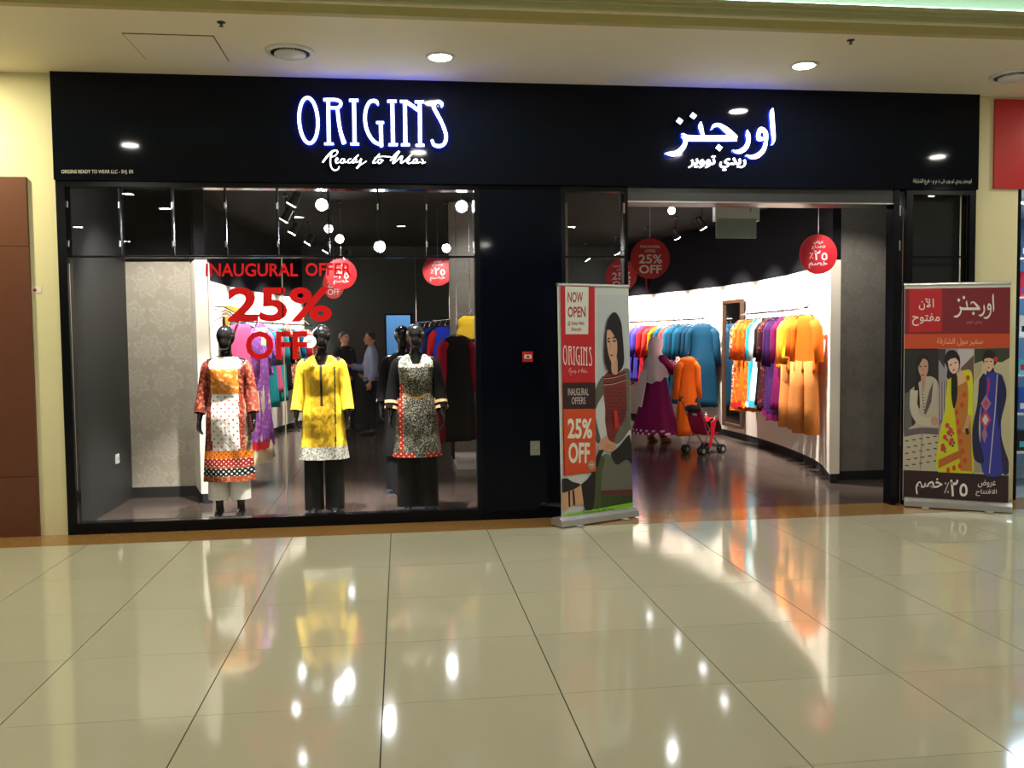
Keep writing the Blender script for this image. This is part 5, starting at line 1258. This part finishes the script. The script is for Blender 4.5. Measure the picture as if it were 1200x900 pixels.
B.blob([(156,400),(196,390),(202,500),(182,515),(160,495)], (196, 148, 124), A_)
B.blob([(126,195),(150,195),(180,240),(198,280),(196,375),(176,428),(152,415),(132,345),(122,260)], (206, 160, 138), A_)
B.poly([(128,185),(150,190),(200,260),(200,200),(160,120)], (24, 20, 26), A_)
for (x0_, y0_), (x1_, y1_) in (((128, 262), (148, 256)), ((164, 254), (190, 252))): B.line([(x0_, y0_), ((x0_+x1_)/2, y0_-8), (x1_, y1_)], 9, (30, 22, 24), A_)
B.oval(137, 277, 10, 7, (34, 22, 22), A_); B.oval(178, 273, 12, 7, (34, 22, 22), A_)
B.line([(152, 285), (146, 330), (152, 338)], 4, (160, 112, 94), A_); B.oval(158, 376, 15, 6, (156, 70, 70), A_)
B.poly([(656,590+13.5),(741.5,588),(741.5,597),(657,611)], (128, 196, 40)); B.text('Ground Floor, Safeer Mall, Sharjah', (682, 595.5, 718, 603), (40, 56, 20), 0.01, fn=lambda a, b: (a, b - (a-682)*0.13 + 2.5))
B.finish('printed_picture')
B.start(); B.k = 75
B.poly([(656, 335), (696.2, 336), (697, 552), (660, 557)], (190, 22, 38))
B.poly([(661.5, 335.5), (689, 336.5), (688.5, 391), (662, 391)], (214, 222, 214))
B.text('NOW', (664.5, 342, 682.5, 354.5), (170, 24, 34), 0.024); B.text('OPEN', (664.5, 359, 685.5, 371.5), (170, 24, 34), 0.024)
B.text('@ Safeer Mall,', (664.5, 376, 684.5, 381.5), (170, 24, 34), 0.02); B.text('Sharjah', (668.5, 383, 680.5, 388.5), (170, 24, 34), 0.02)
lg = lambda X, Y: (659 + (X-107)/(2190-107)*33.5, 404 + (Y-102)/(815-102)*23.5)
for sts in LET.values(): B.strokes([[(x, y, w_*0.95) for x, y, w_ in s] for s in sts], lg, (236, 222, 214))
B.strokes([[(x, y, w_*.9) for x, y, w_ in s] for s in SCR], lambda X, Y: (665 + (X-70)/1035*22.5, 430 + (Y-55)/205*8.5), (224, 170, 170))
B.poly([(658.3, 447.5), (696.6, 447.5), (696.8, 478), (659, 478.5)], (46, 22, 26))
B.text('INAUGURAL', (664.5, 454, 688.5, 462.5), (206, 196, 190), 0.0); B.text('OFFERS', (668.8, 464.5, 685, 472.5), (206, 196, 190), 0.0)
B.poly([(659, 478.5), (696.8, 478), (697.3, 551.5), (661, 556)], (206, 74, 34))
B.text('25%', (664, 489.5, 692.8, 513), (222, 224, 210), 0.03); B.text('OFF', (665, 517.5, 690, 542), (222, 224, 210), 0.03)
B.oval(692, 544, 4, 5.2, (150, 146, 136)); B.line([(689.5, 544), (694.5, 543.5)], 1.2, (196, 192, 184))
B.finish('printed_text')

# ---- right banner
B = Banner((4.659, -0.06), (5.383, -0.52), [(1060, 334.7), (1184.5, 332.5), (1182, 593.5), (1057.8, 585.5)], 'roll-up banner at the right with three women and arabic lettering on dark red'); B.hardware()
g1 = lambda X, Y: (1055 + X/5.8, 405 + Y/5.8)
g2 = lambda X, Y: (1100 + X/5.81, 405 + Y/5.81)
B.start()
B.poly([(1057, 407), (1100.2, 408), (1099.6, 553), (1057, 551)], (34, 33, 36))
B.poly([(30,320),(70,310),(80,560),(28,570)], (92, 92, 90), g1)
B.blob([(108,110),(135,60),(180,58),(206,110),(202,190),(170,230),(125,240),(128,420),(98,320),(105,220)], (20, 16, 18), g1)
B.blob([(66,300),(130,245),(180,205),(240,222),(262,300),(262,560),(60,565),(105,520),(72,420)], (178, 168, 152), g1)
B.blob([(140,200),(172,200),(166,290),(150,310)], (176, 134, 112), g1)
B.blob([(122,110),(150,85),(185,100),(190,160),(172,212),(148,212),(126,170)], (184, 142, 120), g1)
B.poly([(112,120),(130,85),(165,70),(150,92),(124,140)], (20, 16, 18), g1)
B.oval(138,138,9,4,(40,28,26),g1); B.oval(172,136,9,4,(40,28,26),g1); B.oval(154,196,14,5,(150,74,70),g1); B.line([(157,145),(154,172)],4,(150,108,90),g1)
B.poly([(200,300),(226,238),(212,380),(172,470),(165,440)], (84, 78, 76), g1)
B.blob([(100,240),(124,250),(134,420),(112,380),(96,300)], (20, 16, 18), g1)
for k in range(7): B.oval(153 + k*2, 328 + k*21, 5, 5, (30, 26, 26), g1, n=8)
B.line([(95,300),(92,420),(130,500),(215,515)], 52, (190, 181, 166), g1); B.oval(232, 508, 24, 30, (186, 138, 112), g1)
B.poly([(20,590),(100,545),(262,560),(262,853),(20,843)], (186, 176, 156), g1)
B.line([(22,595),(140,575),(262,580)], 44, (96, 88, 96), g1)
for r_ in range(5):
    for k in range(5): B.oval(45 + k*48 + (r_ % 2)*12, 645 + r_*42 - k*8, 15, 5, (84, 76, 74), g1, n=8)
B.line([(150,560),(135,840)], 5, (120, 110, 100), g1)
# middle woman
B.poly([(1100.2, 408), (1141.3, 408), (1140.8, 554.5), (1099.6, 553)], (150, 142, 152))
B.poly([(5,240),(60,240),(60,470),(5,540)], (112, 96, 110), g2); B.poly([(130,20),(240,18),(240,190),(150,170)], (186, 182, 186), g2); B.poly([(150,150),(240,60),(240,260),(170,200)], (104, 74, 78), g2)
B.poly([(0,20),(50,20),(40,150),(0,90)], (60, 52, 60), g2)
for k in range(3): B.line([(15+k*16, 240), (15+k*16, 500)], 5, (190, 178, 190), g2)
B.blob([(34,100),(60,38),(110,30),(146,80),(142,150),(118,200),(112,420),(86,340),(82,240),(56,210),(60,150)], (22, 16, 20), g2)
B.blob([(60,235),(112,192),(190,160),(226,182),(238,300),(240,480),(236,858),(0,862),(0,640),(40,450)], (196, 196, 36), g2)
B.blob([(128,185),(165,178),(172,240),(140,262)], (210, 166, 144), g2)
B.poly([(132,268),(172,250),(205,225),(218,480),(228,855),(150,850),(108,425)], (180, 116, 46), g2)
B.blob([(62,100),(95,75),(130,95),(138,140),(120,178),(98,186),(74,160)], (220, 182, 166), g2)
B.oval(84,128,10,4,(36,22,26),g2,-.3); B.oval(116,112,10,4,(36,22,26),g2,-.3); B.oval(104,162,11,5,(160,70,74),g2,-.3)
B.poly([(56,110),(66,60),(110,48),(140,90),(110,80),(80,88)], (22, 16, 20), g2)
B.blob([(86,205),(124,192),(128,330),(106,425),(88,350)], (18, 14, 18), g2)
B.line([(205,185),(220,320),(215,470)], 34, (204, 206, 44), g2); B.line([(208,470),(192,540),(176,585)], 30, (196, 146, 118), g2); B.line([(190,560),(200,600)], 22, (30, 24, 24), g2)
for x_, y_ in ((60,540),(85,575),(44,620),(90,640),(30,680),(82,660),(28,700),(70,590)): B.oval(x_, y_, 15, 18, (196, 52, 66), g2, n=10); B.oval(x_+16, y_+18, 8, 10, (70, 110, 50), g2, n=8)
B.poly([(0,775),(150,705),(160,752),(0,832)], (176, 96, 40), g2)
for x_, y_ in ((122,450),(130,515),(140,580),(150,650),(164,715),(180,780),(145,815),(105,830),(65,845),(160,400),(176,330),(200,215)): B.oval(x_, y_, 13, 20, (200, 66, 36), g2, n=10)
# right woman
B.poly([(1141.3, 408), (1183.5, 407), (1182.3, 557), (1140.8, 554.5)], (186, 178, 146))
B.poly([(243,18),(482,12),(482,80),(430,110),(300,100),(243,120)], (52, 60, 46), g2)
B.poly([(243,120),(300,110),(290,180),(243,240)], (168, 160, 128), g2); B.poly([(300,600),(243,760),(243,860),(300,860)], (150, 142, 118), g2)
B.blob([(298,75),(320,35),(360,30),(392,60),(395,110),(370,135),(330,130),(304,110)], (22, 18, 22), g2)
B.oval(388, 88, 15, 18, (196, 36, 60), g2); B.poly([(330,150),(372,145),(385,185),(345,205),(325,190)], (26, 26, 60), g2)
B.blob([(310,85),(340,66),(370,85),(374,130),(352,170),(332,168),(314,130)], (212, 172, 146), g2)
B.oval(326,104,7,4,(36,26,28),g2); B.oval(356,104,7,4,(36,26,28),g2); B.oval(340,146,9,4,(150,60,66),g2)
B.poly([(306,92),(320,62),(360,60),(378,92),(350,80),(324,82)], (22, 18, 22), g2)
B.blob([(300,205),(342,180),(400,182),(442,232),(424,480),(430,700),(440,867),(300,860),(286,560),(288,400)], (48, 52, 150), g2)
B.blob([(276,225),(312,186),(322,300),(284,420),(274,600),(310,780),(270,792),(236,742),(230,560),(262,400)], (22, 26, 70), g2)
B.blob([(396,186),(440,222),(462,330),(432,470),(408,560),(394,400)], (26, 28, 80), g2)
B.blob([(414,560),(442,680),(476,790),(472,866),(440,866),(424,720)], (34, 36, 70), g2)
B.line([(400,190),(385,420),(360,700),(345,865)], 7, (180, 176, 190), g2)
B.line([(338,215),(342,270),(330,340)], 12, (180, 44, 84), g2)
for cx_, cy_, a_, b_, c_ in ((322,390,36,58,(150,120,150)),(322,390,20,32,(196,60,90)),(318,500,40,70,(186,50,90)),(318,500,22,40,(190,190,200)),(312,600,20,60,(150,110,150))):
    B.poly([(cx_-a_, cy_), (cx_, cy_-b_), (cx_+a_, cy_), (cx_, cy_+b_)], c_, g2)
B.finish('printed_picture')
B.start(); B.k = 40
B.poly([(1059.5, 338.5), (1184.5, 336.5), (1184, 390.5), (1059, 391)], (120, 24, 40)); B.poly([(1065.5, 338.3), (1104, 338), (1104, 388), (1065.5, 389)], (180, 26, 36))
B.text(arabic('الآن'), (1077, 349.5, 1094.5, 363), (226, 216, 208), 0.01); B.text(arabic('مفتوح'), (1069, 367, 1101.5, 381.5), (226, 216, 208), 0.01)
al = lambda X, Y: (1117.5 + (X-66)/1034*48, 344 + (Y-62)/475*29.5)
B.strokes([[(x, y, w_*.85) for x, y, w_ in s] for sts in ARS.values() for s in sts], al, (230, 222, 214))
for cx_, cy_ in ((568, 432), (328, 135), (200, 183)): B.poly([(cx_-38, cy_+4), (cx_-6, cy_-38), (cx_+38, cy_-4), (cx_+6, cy_+38)], (230, 222, 214), al)
B.text(arabic('ريدي تووير'), (1132, 375, 1151, 380), (196, 120, 124), 0.0)
B.poly([(1059, 391), (1184, 390.5), (1183.7, 407.5), (1058.8, 408)], (190, 72, 36)); B.text(arabic('سفير مول الشارقة'), (1098, 395.5, 1151.5, 404.5), (222, 176, 140), 0.0)
B.finish('printed_header'); B.start(); B.k = 60
B.poly([(1057.9, 551), (1182.4, 556.5), (1182, 593.4), (1057.8, 585.4)], (44, 20, 26))
B.text(arabic('خصم'), (1073, 560, 1104.5, 579), (230, 226, 222), 0.018); B.text('٪', (1106.5, 564.5, 1112.5, 578), (200, 190, 186), 0.0); B.text('٢٥', (1113.5, 561.5, 1134, 581.5), (230, 226, 222), 0.015)
B.text(arabic('عروض'), (1146, 562, 1167, 571), (222, 216, 212), 0.01); B.text(arabic('الافتتاح'), (1143.5, 573, 1168, 581), (222, 216, 212), 0.01)
B.finish('printed_footer')
